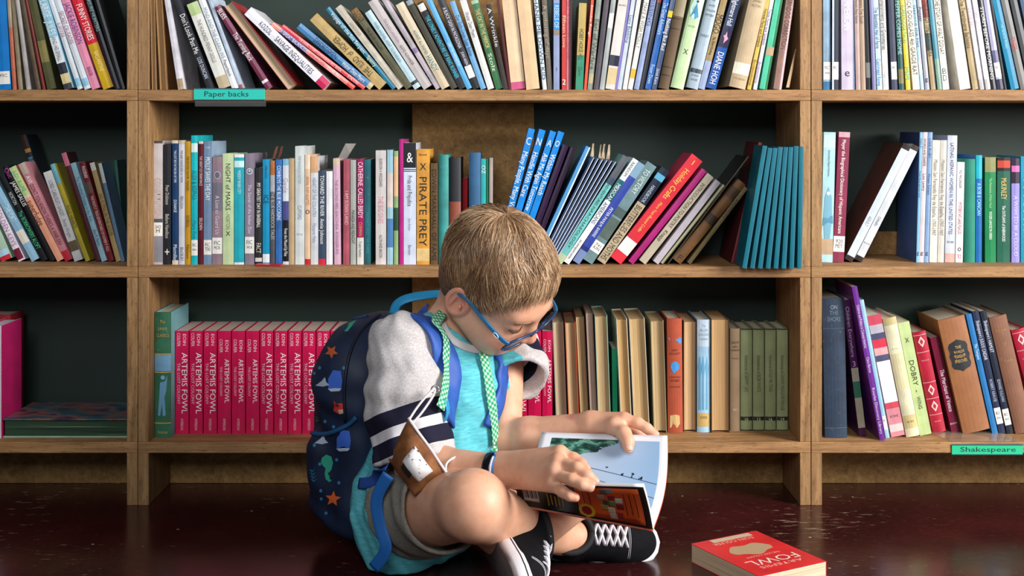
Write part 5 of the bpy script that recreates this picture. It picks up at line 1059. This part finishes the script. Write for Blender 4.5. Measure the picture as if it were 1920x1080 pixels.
# ------------------------------------------------------------------ shoes
def shoe(ankle, T, N, name):
    T = unit(T); N = unit(np.array(N)-T*(np.array(N)@T)); S = np.cross(N, T); AX = np.stack([T, S, N])
    L = .205; org = np.array(ankle)-T*.042-N*.078
    e = bpy.data.objects.new(name, None); e.empty_display_size = .03; link(e, boy); e.location = Vector(org-BOY0)
    e.rotation_euler = Matrix([[T[i], S[i], N[i]] for i in range(3)]).to_euler()
    def half(x):
        u = np.clip(x/L, 0, 1); return np.interp(u, [0, .03, .08, .16, .3, .45, .6, .75, .86, .94, .98, 1], [.0, .013, .023, .029, .030, .030, .034, .038, .036, .027, .016, 0])
    xs = L*(1-np.cos(np.linspace(0, math.pi, 33)))/2; out = [(x, half(x)) for x in xs]+[(x, -half(x)) for x in xs[::-1][1:-1]]
    def slab(nm, z0, z1, grow, mat, rnd=.003):
        lv = [(z0, -rnd), (z0+rnd, 0), (z1-rnd, 0), (z1, -rnd)]; n = len(out); V = []; F = []
        for z, g_ in lv:
            for x, y in out:
                r = Vector((x-L/2, y)); f = 1+(grow+g_)/max(r.length, .01); V.append((L/2+(x-L/2)*f, y*f, z+.004*max(0, (x-L*.8)/(L*.2))**2))
        for k in range(len(lv)-1):
            for i in range(n): F.append((k*n+i, (k+1)*n+i, (k+1)*n+(i+1) % n, k*n+(i+1) % n))
        F += [tuple(range(n)), tuple(range((len(lv)-1)*n, len(lv)*n))[::-1]]
        return mesh_obj(nm, V, F, mat, e, True)
    tt = NT('grey_outsole', .7); nn = tt.noise(tt.coords('Object', (30, 400, 30)), 1, 3); tt.color(tt.ramp(nn, [(.3, lin('#4a4140')), (.7, lin('#6e6462'))])); tt.bump(nn, .5, .001)
    slab('outsole', -.004, .0015, .001, tt.m, .0015); slab('midsole', .001, .024, .003, plain('#e4e2e6', .45, 'rubber'), .004)
    slab('sole_stripe', .0165, .0185, .0034, plain('#22222a', .5, 'stripe'), .0003)
    f = Field((-.02, -.05, .0), (.225, .05, .12), .0022)
    f.ell((.048, 0, .035), (.048, .031, .046), None, 0); f.ell((.100, 0, .026), (.070, .033, .043), None, .02); f.ell((.155, 0, .018), (.050, .0365, .026), None, .02)
    f.cone((.04, 0, .05), (.045, 0, .082), .036, .034, .015); f.cone((.055, 0, .066), (.125, 0, .034), .020, .022, .02)
    f.cut(lambda P: sd_cone(P, A_([.043, 0, .045]), A_([.043, 0, .14]), .026, .029), (0, -.04, .04), (.09, .04, .14), .004)
    f.v = smax(f.v, f.pts(tuple(slice(0, int(n)) for n in f.n))[..., 2]-.090, .006)
    V, F = f.mesh(); V = relax(V, F, 2, .5)
    tt = NT('black_canvas', .85, Specular_IOR_Level=.15); vv = tt.coords('Object'); tt.color(tt.ramp(tt.noise(vv, 60, 3), [(.3, lin('#0b0b0e')), (.7, lin('#131317'))])); tt.bump(tt.noise(vv, 900, 2), .3, .0005)
    up = np_mesh('upper', V, F, tt.m, e, True); bv = BVHTree.FromPolygons([Vector(p) for p in V], [tuple(int(i) for i in q) for q in F])
    def on(x, y, h=.0016):
        r = bv.ray_cast(Vector((x, y, .2)), Vector((0, 0, -1))); return np.array((r[0].x, r[0].y, r[0].z+h)) if r[0] else np.array((x, y, .05))
    tube_obj('collar_lining', [np.array((.043+.037*math.cos(a), .033*math.sin(a), .088)) for a in np.linspace(0, 6.2832, 25)], .0055, plain('#18181c', .8, 'lining'), e, 8, off=np.zeros(3))
    W_ = plain('#e9e6ee', .7, 'lace')
    for i in range(5):
        x = .078+.0135*i
        for s in (1, -1):
            tube_obj('lace', [on(x+.012*(k/6)*1.0, s*(-.0165+.033*k/6), .0014+.0012*(s > 0)) for k in range(7)], .0034, W_, e, 6, .38, None, off=np.zeros(3))
    for s in (.0, .003):
        tube_obj('stitching', [on(.148+s, y, .0004) for y in np.linspace(-.031, .031, 13)], .0005, plain('#cfccd4', .7, 'thread'), e, 5, off=np.zeros(3))
    return e
shoe(LAN, (.26, -.93, -.22), (.93, .30, .04), 'shoe')
shoe(RAN+A_([.012, .004, .002]), (.985, .10, -.05), (.02, -.86, .50), 'shoe')

# ------------------------------------------------------------------ backpack
PKC = np.array([-.232, -.166, .198]); PAX = np.stack([unit([.77, -.62, -.06]), unit([-.64, -.77, 0]), [0, 0, 0.]]); PAX[2] = np.cross(PAX[0], PAX[1]); PAX[2] *= -1 if PAX[2][2] < 0 else 1
bp = empty('backpack', (float(PKC[0]), float(PKC[1]), 0)); tag(bp, 'navy backpack with sea creature print worn by the boy', 'backpack'); BP0 = np.array([PKC[0], PKC[1], 0])
bf = Field((-.43, -.33, .002), (-.05, -.02, .46), .003)
PC = lambda f, r, u: PKC+f*PAX[0]+r*PAX[1]+u*PAX[2]
bf.add(lambda P: sd_rbox(P, PC(.012, 0, -.02), (.060, .128, .168), .052, PAX), PKC-.25, PKC+.25, 0)
bf.ell(PC(-.008, .008, .088), (.086, .140, .114), PAX, .03)
bf.add(lambda P: sd_rbox(P, PC(-.048, 0, -.062), (.034, .112, .112), .032, PAX), PKC-.25, PKC+.25, .016)
bf.cone(PC(-.03, .10, -.12), PC(-.03, .11, -.03), .030, .034, .02)
sl = tuple(slice(0, int(n)) for n in bf.n); P = bf.pts(sl); bf.v += folds(P, 21, .0022, .075, [(.3, -.3, .8), (.6, .5, .2)]); bf.v = smax(bf.v, .004-P[..., 2], .01)
V, F = bf.mesh(); V = relax(V, F, 3, .5)
t = NT('backpack_fabric', .62); v = t.coords('Object'); t.color(t.ramp(t.noise(v, 25, 4), [(.3, lin('#0c1730')), (.7, lin('#142646'))])); t.bump(t.noise(v, 700, 2), .2, .0006)
np_mesh('pack_body', V-BP0, F, t.m, bp); PB = BVHTree.FromPolygons([Vector(p) for p in V], [tuple(int(i) for i in f) for f in F])
CAMP = Vector((0, -D0, CAMH))
def on_pack(px, py, lift=.0009):
    dr = (W(px, py, 2.0)-CAMP).normalized(); r = PB.ray_cast(CAMP, dr)
    return np.array(r[0]+r[1]*lift) if r[0] else None
def print_shape(name, pts, hexc, lift=.0009):           # a printed figure lying on the pack, following its curve
    n = len(pts); cx = sum(p[0] for p in pts)/n; cy = sum(p[1] for p in pts)/n; V = [on_pack(cx, cy, lift)]; F = []
    if V[0] is None: return
    R = 3
    for k in range(1, R+1):
        for x, y in pts:
            q = on_pack(cx+(x-cx)*k/R, cy+(y-cy)*k/R, lift)
            if q is None: return
            V.append(q)
    for i in range(n):
        F.append((0, 1+i, 1+(i+1) % n))
        for k in range(R-1): a = 1+k*n; F.append((a+i, a+n+i, a+n+(i+1) % n, a+(i+1) % n))
    mesh_obj(name, [Vector(p-BP0) for p in V], F, plain(hexc, .7, 'print'), bp, True)
def star(cx, cy, r, rot=.3, k=.45): return [(cx+(r if i % 2 == 0 else r*k)*math.cos(rot+i*math.pi/5), cy+(r if i % 2 == 0 else r*k)*math.sin(rot+i*math.pi/5)) for i in range(10)]
print_shape('starfish_print', star(622, 660, 13), '#c25a28'); print_shape('starfish_print', star(625, 935, 15, -.2), '#e0642a'); print_shape('starfish_print', star(581, 856, 11, .5), '#c09a2c'); print_shape('starfish_print', star(572, 775, 8), '#c25a28')
for cx, cy, a, b in ((629, 714, 13, 20), (645, 826, 13, 20)):
    print_shape('whale_print', [(cx-a, cy+b*.8), (cx-a, cy-b*.2), (cx-a*.3, cy-b), (cx+a*.8, cy-b*.9), (cx+a, cy), (cx+a*.8, cy+b*.9)], '#3a68cc'); print_shape('whale_belly_print', [(cx-a*1.05, cy+b*.75), (cx, cy+b*.68), (cx+a*.9, cy+b*.7), (cx+a*.6, cy+b*.95), (cx-a*.6, cy+b)], '#b9c4d6', .0013)
print_shape('fish_print', [(583, 735), (598, 742), (600, 748), (584, 756)], '#dcc634')
print_shape('crab_print', [(626, 750), (630, 758), (638, 756), (646, 756), (650, 762), (648, 774), (636, 776), (626, 770)], '#cc3434'); print_shape('crab_belly_print', [(634, 768), (644, 767), (646, 774), (637, 776)], '#d8b09a', .0013)
for cx, cy in ((606, 718), (604, 826)): print_shape('shark_print', [(cx-14, cy+5), (cx-3, cy-3), (cx+4, cy-11), (cx+6, cy-2), (cx+12, cy+4), (cx, cy+7)], '#aab4c4')
print_shape('seahorse_print', [(604, 858), (612, 852), (622, 856), (625, 868), (622, 880), (616, 888), (617, 896), (623, 900), (618, 904), (611, 898), (609, 888), (611, 878), (605, 872), (602, 866)], '#2ca086')
print_shape('jellyfish_print', ell(579, 909, 7, 15, 14), '#2f6aa8'); print_shape('boat_print', [(588, 794), (606, 790), (604, 800), (592, 801)], '#b8a89a')
for x, y, c in ((593, 776, '#1f7a70'), (586, 888, '#1f6a86'), (600, 630, '#1f7a70')):
    for k in range(4): print_shape('seaweed_print', [(x-6+k, y-9+6*k), (x+k, y-5+6*k), (x+6+k, y-9+6*k), (x+k, y-2+6*k)], c)
for x, y in ((586, 660), (600, 690), (612, 640), (610, 790), (626, 800), (590, 835), (632, 862), (602, 920), (603, 935), (612, 962), (636, 905), (600, 870), (645, 690), (590, 700)): print_shape('bubble_print', ell(x, y, 3, 3.4, 8), '#3a7aa8')
print_shape('plant_print', [(646, 622), (655, 606), (668, 601), (660, 612), (652, 622)], '#2ca086')
def pack_line(name, pts, rad, hexc, lift=.001):
    P = [on_pack(x, y, lift) for x, y in smoothpath([(a, b, 0) for a, b in pts], 30)[0:0] or [(p[0], p[1]) for p in smoothpath([(a, b, 0) for a, b in pts], 30)]]
    P = [p for p in P if p is not None]
    if len(P) > 3: tube_obj(name, P, rad, plain(hexc, .6, 'binding'), bp, 8, off=BP0)
pack_line('pocket_binding', [(577, 806), (592, 814), (618, 812), (652, 797), (668, 782)], .0042, '#17507c')
pack_line('zip_seam', [(712, 590), (676, 622), (655, 668), (646, 730), (648, 790)], .0030, '#0a1226'); pack_line('zip_seam', [(576, 690), (590, 655), (618, 622), (655, 602), (690, 592)], .0022, '#1d3a66')
def on_shirt(px, py, lift=0.0):
    dr = (W(px, py, 2.0)-CAMP).normalized(); r = SHB.ray_cast(CAMP, dr)
    return np.array(r[0]) if r[0] else None
def ribbon(name, pts, width, th, mat, parent, off, wrap=None, lift=.004, n=40, hint=None, taper=None, attr=None):
    P = smoothpath(pts, n); Q = []; N = []
    for p in P:
        if wrap:
            loc, nr, _, _ = wrap.find_nearest(Vector(p)); Q.append(np.array(loc+nr*lift)); N.append(np.array(nr))
        else: Q.append(np.array(p)); N.append(np.array(hint))
    for _ in range(14 if wrap else 3):
        Q = [Q[0]]+[(Q[i-1]+2*Q[i]+Q[i+1])/4 for i in range(1, n-1)]+[Q[-1]]; N = [N[0]]+[unit(N[i-1]+2*N[i]+N[i+1]) for i in range(1, n-1)]+[N[-1]]
    V = []; F = []; U = []; Wd = []; acc = 0; prof = [(-.5, 0), (-.47, .5), (-.2, .62), (.2, .62), (.47, .5), (.5, 0), (.47, -.5), (-.47, -.5)]; m = len(prof)
    for i in range(n):
        tn = unit(Q[min(i+1, n-1)]-Q[max(i-1, 0)]); sd = unit(np.cross(tn, N[i])); nn = np.cross(sd, tn); acc += np.linalg.norm(Q[i]-Q[max(i-1, 0)]); w = width*(taper(i/(n-1)) if taper else 1)
        for a, b in prof: V.append(Q[i]+sd*a*w+nn*b*th-off); U.append(acc); Wd.append(a*w)
    for i in range(n-1):
        for k in range(m): F.append((i*m+k, i*m+(k+1) % m, (i+1)*m+(k+1) % m, (i+1)*m+k))
    o = mesh_obj(name, [Vector(p) for p in V], F+[tuple(range(m))[::-1], tuple(range((n-1)*m, n*m))], mat, parent, True)
    if attr: set_attr(o, 'ru', U); set_attr(o, 'rv', Wd)
    return o
cp = [q for q in [on_shirt(*p) for p in ((829, 606), (834, 622), (846, 637), (864, 648), (884, 655), (902, 657), (915, 650))] if q is not None]
ribbon('collar', cp, .013, .0035, plain('#c4bfbf', .85, 'collar'), boy, BOY0, SHB, .0015, 30)
BLUE = NT('strap_blue', .6); vv = BLUE.coords('Object'); BLUE.color(BLUE.ramp(BLUE.noise(vv, 30, 3), [(.3, lin('#1c4596')), (.7, lin('#2c5cb4'))])); BLUE.bump(BLUE.noise(vv, 600, 2), .2, .0005); BLUE = BLUE.m
CYAN = plain('#2591c4', .55, 'webbing')
ribbon('shoulder_strap', [Wn(744, 572, 2.15), Wn(770, 580, 2.10)]+[q for q in (on_shirt(800, 606), on_shirt(822, 640), on_shirt(838, 685), on_shirt(843, 735), on_shirt(838, 790)) if q is not None], .056, .006, BLUE, bp, BP0, SHB, .004, taper=lambda s: 1.15-.45*s)
ribbon('shoulder_strap', [q for q in (Wn(925, 622, 2.17), on_shirt(938, 655), on_shirt(942, 690), on_shirt(938, 725), on_shirt(930, 760), on_shirt(915, 800)) if q is not None], .040, .006, BLUE, bp, BP0, SHB, .004, taper=lambda s: 1-.25*s)
ribbon('webbing', [Wn(836, 745, 1.965), Wn(830, 790, 1.97), Wn(822, 830, 1.98)], .016, .002, CYAN, bp, BP0, SHB, .011, 16)
ribbon('haul_loop', [Wn(738, 590, 2.19), Wn(744, 570, 2.19), Wn(765, 559, 2.19), Wn(800, 553, 2.20), Wn(832, 552, 2.22), Wn(850, 566, 2.23)], .018, .003, CYAN, bp, BP0, None, n=24, hint=(-.15, -.75, .65))
ribbon('strap_tail', [Wn(668, 905, 2.04), Wn(700, 898, 1.985), Wn(735, 880, 1.945)], .018, .0016, BLUE, bp, BP0, SHB, .003, 20)
ribbon('strap_tail', [Wn(728, 890, 1.935), Wn(706, 935, 1.945), Wn(712, 985, 1.945), Wn(724, 1030, 1.94), Wn(700, 1066, 1.955)], .020, .0014, plain('#1f68b8', .55, 'webbing'), bp, BP0, None, n=30, hint=(-.2, -.95, .15))

# ------------------------------------------------------------------ lanyard with a cloth mask
t = NT('green_gingham', .75); u_, v_ = t.attr('ru'), t.attr('rv')
def saw(a): return t.math('GREATER_THAN', t.math('FRACT', t.math('MULTIPLY', a, 1/.0098)), .5)
gs = t.math('MULTIPLY', t.math('ADD', saw(t.math('ADD', u_, v_)), saw(t.math('SUBTRACT', u_, v_))), .5)
t.color(t.ramp(gs, [(.0, lin('#e2eee2')), (.5, lin('#58b98a')), (1, lin('#1d8a56'))])); GING = t.m
mk = empty('mask_lanyard', tuple(float(x) for x in Wn(825, 700, 1.97))); tag(mk, 'green gingham lanyard holding a brown cloth mask round the boy\'s neck', 'lanyard'); MK0 = Wn(825, 700, 1.97)
ribbon('lanyard_strap', [Wn(840, 566, 2.07), Wn(829, 590, 2.03)]+[q for q in (on_shirt(823, 630), on_shirt(824, 680), on_shirt(823, 725), on_shirt(817, 765)) if q is not None], .0185, .0012, GING, mk, MK0, SHB, .0125, 40, attr=True)
ribbon('lanyard_strap', [q for q in (on_shirt(903, 662), on_shirt(909, 700), on_shirt(916, 745), on_shirt(920, 790), on_shirt(922, 832)) if q is not None], .0185, .0012, GING, mk, MK0, SHB, .0085, 40, attr=True)
ribbon('lanyard_strap', [Wn(928, 836, 1.965), Wn(924, 850, 1.955), Wn(905, 857, 1.945), Wn(880, 861, 1.935)], .0100, .0012, GING, mk, MK0, None, .0, 20, hint=(.1, -.6, .8), attr=True)
def patch(c00, c10, c11, c01, bulge, nrm):              # point on a soft curved cloth, u and v from 0 to 1
    nrm = unit(nrm)
    return lambda u, v, l=0.0: (c00*(1-u)*(1-v)+c10*u*(1-v)+c11*u*v+c01*(1-u)*v)+nrm*(bulge*math.sin(math.pi*u)*math.sin(math.pi*v)+.0022*math.sin(9*u+5*v)+l)
MS = patch(Wn(766, 784, 1.915), Wn(840, 890, 1.89), Wn(776, 930, 1.885), Wn(728, 862, 1.925), .026, (-.15, -.95, .25))
def cloth(name, fn, u0, u1, v0, v1, lift, mat, parent, off, n=12, th=.0008):
    V = []; F = []
    for s in (0, th):
        for i in range(n+1):
            for j in range(n+1): V.append(Vector(fn(u0+(u1-u0)*i/n, v0+(v1-v0)*j/n, lift-s)-off))
    k = (n+1)*(n+1)
    for i in range(n):
        for j in range(n):
            a = i*(n+1)+j; F += [(a, a+n+1, a+n+2, a+1), (k+a, k+a+1, k+a+n+2, k+a+n+1)]
    rim = [i*(n+1) for i in range(n+1)]+[n*(n+1)+j for j in range(1, n+1)]+[i*(n+1)+n for i in range(n-1, -1, -1)]+[j for j in range(n-1, 0, -1)]
    for a, b in zip(rim, rim[1:]+rim[:1]): F.append((b, a, k+a, k+b))
    return mesh_obj(name, V, F, mat, parent, True)
tt = NT('brown_mask_cloth', .8); n = tt.noise(tt.coords('Object'), 40, 4); tt.color(tt.ramp(n, [(.3, lin('#57300f')), (.5, lin('#774620')), (.75, lin('#9a6434'))])); tt.bump(n, .4, .002)
mask = cloth('mask', MS, 0, 1, 0, 1, 0, tt.m, mk, MK0, 16)
tt = NT('white_speckle_cloth', .8); n = tt.noise(tt.coords('Object'), 170, 2); tt.color(tt.ramp(n, [(.60, lin('#e2dedd')), (.68, lin('#3a3436'))])); WSP = tt.m
cloth('mask_patch', MS, .36, .84, .22, .68, .0012, WSP, mask, MK0, 8).parent = mask
cloth('mask_patch', MS, .40, .66, .66, .80, .0012, plain('#1c1a1c', .8, 'cloth'), mask, MK0, 8).parent = mask
tube_obj('mask_trim', [MS(u, -.005, .001) for u in np.linspace(0, 1, 20)], .0024, plain('#e4d4d8', .8, 'cloth'), mask, 6, off=MK0)
CORD = plain('#e9dcdc', .7, 'cord')
tube_obj('ear_loop', [MS(.02, .02), Wn(782, 764, 1.925), Wn(800, 742, 1.932), Wn(815, 728, 1.938), Wn(812, 742, 1.935), Wn(792, 772, 1.922), MS(.10, .0)], .0019, CORD, mk, 7, n=36, off=MK0)
tube_obj('ear_loop', [MS(.97, .03), Wn(838, 868, 1.905), Wn(858, 856, 1.92), Wn(884, 858, 1.935), Wn(872, 870, 1.925), Wn(852, 884, 1.905), MS(.98, .12)], .0019, CORD, mk, 7, n=36, off=MK0)
for c in (Wn(816, 730, 1.937), Wn(884, 860, 1.934)): tube_obj('clip', [c+A_([.006*math.cos(a), -.001, .006*math.sin(a)]) for a in np.linspace(0, 6.283, 15)], .0012, plain('#b8b4b8', .3, 'metal', Metallic=.8), mk, 6, off=MK0)

# ------------------------------------------------------------------ glasses
gl = empty('eyeglasses', tuple(float(x) for x in hl(.1, 0, 0))); tag(gl, 'blue framed eyeglasses on the boy\'s nose', 'glasses'); GL0 = hl(.1, 0, 0)
NAVY = plain('#1d3760', .3, 'acetate'); TEAL = plain('#1a6a9c', .3, 'acetate')
LENS = NT('lens', .03, Alpha=.48); LENS.color(lin('#39424e')); LENS = LENS.m
tilt = lambda r, u: (.1035-.35*(u+.006)*-1*.4-.06*abs(r)-1.6*r*r, r, u)
for s in (1, -1):
    rim = []
    for i in range(37):
        a = 2*math.pi*i/36; ca, sa = math.cos(a), math.sin(a); r = (abs(ca)**3.2+abs(sa)**3.2)**(-1/3.2); rim.append(hl(*tilt(s*.0335+.0275*ca*r, -.007+.0195*sa*r)))
    tube_obj('rim', rim, .0022, NAVY, gl, 8, off=GL0)
    cen = sum(rim)/len(rim); mesh_obj('lens', [Vector(p-GL0) for p in rim[:-1]]+[Vector(cen+HM[0]*.001-GL0)], [(i, (i+1) % 36, 36) for i in range(36)], LENS, gl, True)
    h = hl(*tilt(s*.0612, .004)); tp = [h, hl(.088, s*.0665, .005), hl(.060, s*.0715, .008), hl(.030, s*.0755, .013), hl(.010, s*.0785, .018), hl(-.012, s*.081, .014), hl(-.026, s*.079, -.002)]
    tube_obj('temple', tp, [.0042, .0042, .0038, .0032, .0028, .0026, .0022], TEAL, gl, 8, .42, None, 30, off=GL0) if False else ribbon('temple', tp, .0085, .0030, TEAL, gl, GL0, None, n=30, hint=tuple(s*HM[1]), taper=lambda x: 1-.35*x)
    if s == 1: tube_obj('temple_ring', [hl(.074, .0722, .0065)+HM[0]*.0055*math.cos(a)+HM[2]*.0033*math.sin(a) for a in np.linspace(0, 6.283, 21)], .0008, plain('#e8e8ec', .3, 'metal'), gl, 6, off=GL0)
tube_obj('bridge', [hl(*tilt(.008, .003)), hl(.1045, 0, .006), hl(*tilt(-.008, .003))], .0022, NAVY, gl, 8, n=10, off=GL0)

# ------------------------------------------------------------------ wristband
AXF = unit(RWR-REL); WC = REL+(RWR-REL)*.945; wb = empty('wristband', tuple(float(x) for x in WC)); tag(wb, 'blue and black activity band on the boy\'s right wrist', 'wristband')
e1 = unit(np.cross(AXF, [0, 0, 1])); e2 = np.cross(e1, AXF)
def band_ring(name, w0, w1, r, mat, a0=0, a1=2*math.pi, th=.003, n=48):
    V = []; F = []; full = a1-a0 > 6.28; prof = [(w0, r), (w0, r+th*.8), (w0+.001, r+th), (w1-.001, r+th), (w1, r+th*.8), (w1, r)]; m = 6
    for i in range(n+1):
        a = a0+(a1-a0)*i/n
        for w, q in prof: V.append(Vector(AXF*w+(e1*math.cos(a)*1.06+e2*math.sin(a)*1.0)*q))
    for i in range(n):
        for k in range(m): F.append((i*m+k, (i+1)*m+k, (i+1)*m+(k+1) % m, i*m+(k+1) % m))
    if not full: F += [tuple(range(m))[::-1], tuple(range(n*m, n*m+m))]
    return mesh_obj(name, V, F, mat, wb, True)
band_ring('band', -.0095, .0095, .0238, plain('#1d6fae', .4, 'rubber')); band_ring('tracker', -.0098, .0046, .0242, plain('#101218', .2, 'screen'), -1.3, 1.3, .0036); band_ring('display_edge', .0042, .0078, .0243, plain('#d8d0e2', .25, 'screen'), -1.0, 1.0, .0042)

# ------------------------------------------------------------------ the comic book he reads
S0, S1 = Wn(972, 946, 1.905), Wn(1224, 993, 1.845); N0, N1 = Wn(964, 908, 1.885), Wn(1206, 914, 1.775); E0, E1 = Wn(1016, 811, 2.030), Wn(1252, 817, 1.972)
rb = empty('open_book', tuple(float(x) for x in (S0+S1)/2)); tag(rb, 'open comic book held by the boy, its orange and black cover outward', 'book'); RB0 = (S0+S1)/2
def leaf(a0, a1, b0, b1, bow, nrm, curl=0.0):
    nrm = unit(nrm)
    def f(u, v, l=0.0):                                   # u along the spine, v from spine to free edge
        p = (a0*(1-u)+a1*u)*(1-v)+(b0*(1-u)+b1*u)*v
        return p+nrm*(bow*math.sin(math.pi*v)*(1-.3*v)+l)+unit(S1-S0)*curl*math.sin(math.pi*v)*u
    return f
nn = unit(np.cross(N0-S0, S1-S0)); nn = nn if nn[1] < 0 else -nn      # outward (to the camera) side of the near half
NL = leaf(S0, S1, N0, N1, -.004, nn)
nf = unit(np.cross(E0-S0, S1-S0)); nf = nf if nf[1] < 0 else -nf      # page side of the far half
FL = leaf(S0, S1, E0, E1, -.010, nf, .008)
BLK = plain('#17140f', .3, 'cover_ink'); ORG = plain('#c24a1c', .3, 'cover_ink'); PAPER = plain('#e9e8ea', .55, 'paper')
cloth('back_cover', NL, 0, 1, 0, 1, 0, BLK, rb, RB0, 14)
cloth('page_block', NL, .004, .996, .01, .985, -.0012, PAPER, rb, RB0, 12, .0075)
cloth('front_cover', FL, 0, 1, 0, 1, -.0035, ORG, rb, RB0, 14)
def page_mat():
    t = NT('comic_page', .5); u, v = t.attr('pu'), t.attr('pv')
    cb = t.node('ShaderNodeCombineXYZ'); t.l.new(u, cb.inputs[0]); t.l.new(v, cb.inputs[1]); P = cb.outputs[0]
    def nz(sx, sy, s, d=3): m = t.node('ShaderNodeMapping'); m.inputs['Scale'].default_value = (sx, sy, 1); t.l.new(P, m.inputs['Vector']); return t.noise(m.outputs[0], s, d)
    def rng(a, lo, hi): return t.math('MULTIPLY', t.math('GREATER_THAN', a, lo), t.math('LESS_THAN', a, hi))
    sky = t.ramp(u, [(.1, lin('#c2c8d6')), (.9, lin('#8fb0d2'))])
    tree = t.ramp(nz(9, 14, 1.0, 5), [(.42, lin('#10302e')), (.52, lin('#2c6a5a')), (.6, lin('#7ab49c')), (.72, lin('#173a38'))])
    msk = t.math('GREATER_THAN', t.math('ADD', t.math('MULTIPLY', nz(6, 9, 1.0, 4), .35), t.math('SUBTRACT', t.math('MULTIPLY', v, 1.35), t.math('ADD', t.math('MULTIPLY', u, .80), .92))), 0.0)
    art = t.mix(msk, sky, tree)
    wire = t.math('LESS_THAN', t.math('ABSOLUTE', t.math('SUBTRACT', v, t.math('ADD', .70, t.math('MULTIPLY', u, -.22)))), .004); art = t.mix(wire, art, lin('#39425a'))
    wire2 = t.math('LESS_THAN', t.math('ABSOLUTE', t.math('SUBTRACT', v, t.math('ADD', .62, t.math('MULTIPLY', u, -.30)))), .004); art = t.mix(wire2, art, lin('#39425a'))
    birds = t.math('MULTIPLY', t.math('LESS_THAN', t.math('ABSOLUTE', t.math('SUBTRACT', v, t.math('ADD', .73, t.math('MULTIPLY', u, -.22)))), .03), t.math('GREATER_THAN', nz(26, 14, 1.0, 2), .62)); art = t.mix(t.math('MULTIPLY', birds, t.math('GREATER_THAN', u, .35)), art, lin('#141824'))
    inside = t.math('MULTIPLY', rng(u, .09, .94), rng(v, .08, .935)); t.color(t.mix(inside, lin('#e6e6ec'), art)); return t.m
def grid_attr(o, n):
    k = (n+1)*(n+1); uu = [i/n for i in range(n+1) for j in range(n+1)]*2; vv = [j/n for i in range(n+1) for j in range(n+1)]*2; set_attr(o, 'pu', uu); set_attr(o, 'pv', vv)
pg = cloth('page', FL, .003, .997, .008, .992, .0022, page_mat(), rb, RB0, 24, .0050); grid_attr(pg, 24)
def ink(nm, u0, u1, v0, v1, hexc, l=.0004): return cloth(nm, NL, u0, u1, v0, v1, l, plain(hexc, .35, 'cover_ink'), rb, RB0, 6, .0002)
ink('cover_print', .47, .955, .06, .95, '#c8501e')
ink('barcode', .05, .17, .22, .80, '#b9b2ae')
for k in range(9): ink('barcode_bar', .058+.0115*k, .058+.0115*k+(.003+.003*(k % 3)), .34, .74, '#2a2626', .0007)
for k in range(5): ink('cover_text_line', .235+.028*k, .245+.028*k, .16+.03*(k % 2), .62-.05*(k % 3), '#8f7a20')
for k in range(2): ink('cover_text_line', .52+.045*k, .526+.045*k, .40, .86, '#5a1c10', .0007)
for k in range(3): ink('cover_text_line', .83+.04*k, .836+.04*k, .22+.04*(k % 2), .80, '#5a1c10', .0007)
for k, (u, v, c) in enumerate(((.66, .76, '#5a5a52'), (.71, .60, '#8a2026'), (.70, .80, '#7a8a90'), (.63, .60, '#9a8a70'), (.70, .42, '#4f7a3c'), (.76, .36, '#7a1c22'), (.64, .30, '#8a7a30'), (.69, .24, '#b0a08c'), (.745, .14, '#8a1f22'), (.70, .10, '#a8907a'), (.76, .52, '#b8c0b0'), (.665, .44, '#3a3a34'))): ink('portrait_print', u, u+.055, v, v+.14, c, .0009)
def disc(nm, u, v, ru, rv, c, l):
    pts = [NL(u+ru*math.cos(a), v+rv*math.sin(a)*(1+.08*math.cos(8*a)), l) for a in np.linspace(0, 6.283, 25)[:-1]]; mesh_obj(nm, [Vector(p-RB0) for p in pts]+[Vector(NL(u, v, l)-RB0)], [(i, (i+1) % 24, 24) for i in range(24)], plain(c, .35, 'cover_ink'), rb)
disc('seal_print', .53, .22, .062, .19, '#c8a01c', .0011); disc('seal_print', .53, .22, .038, .12, '#8a1820', .0014)

# floor book cover print
e, L, Wd, put, h = fbk
put('FOWL', .72, .5, Wd*.72, '#f0d8cc', .022); put('ARTEMIS', .84, .5, Wd*.62, '#f0b8a8', .009); put('THE LOST COLONY', .58, .5, Wd*.5, '#f0b8a8', .006); put('EOIN COLFER', .14, .5, Wd*.6, '#f0b8a8', .010)
mesh_obj('cover_emblem', [(L*(.4+.13*math.cos(a)*(1+.2*math.cos(5*a))), Wd*(.5+.3*math.sin(a)), h+.0003) for a in np.linspace(0, 6.283, 29)[:-1]], [tuple(range(28))], plain('#b99a78', .4, 'foil'), e)
mesh_obj('cover_sticker', [(L*.02, Wd*.25, h+.0003), (L*.1, Wd*.25, h+.0003), (L*.1, Wd*.85, h+.0003), (L*.02, Wd*.85, h+.0003)], [(0, 1, 2, 3)], plain('#c9b79a', .4, 'foil'), e)
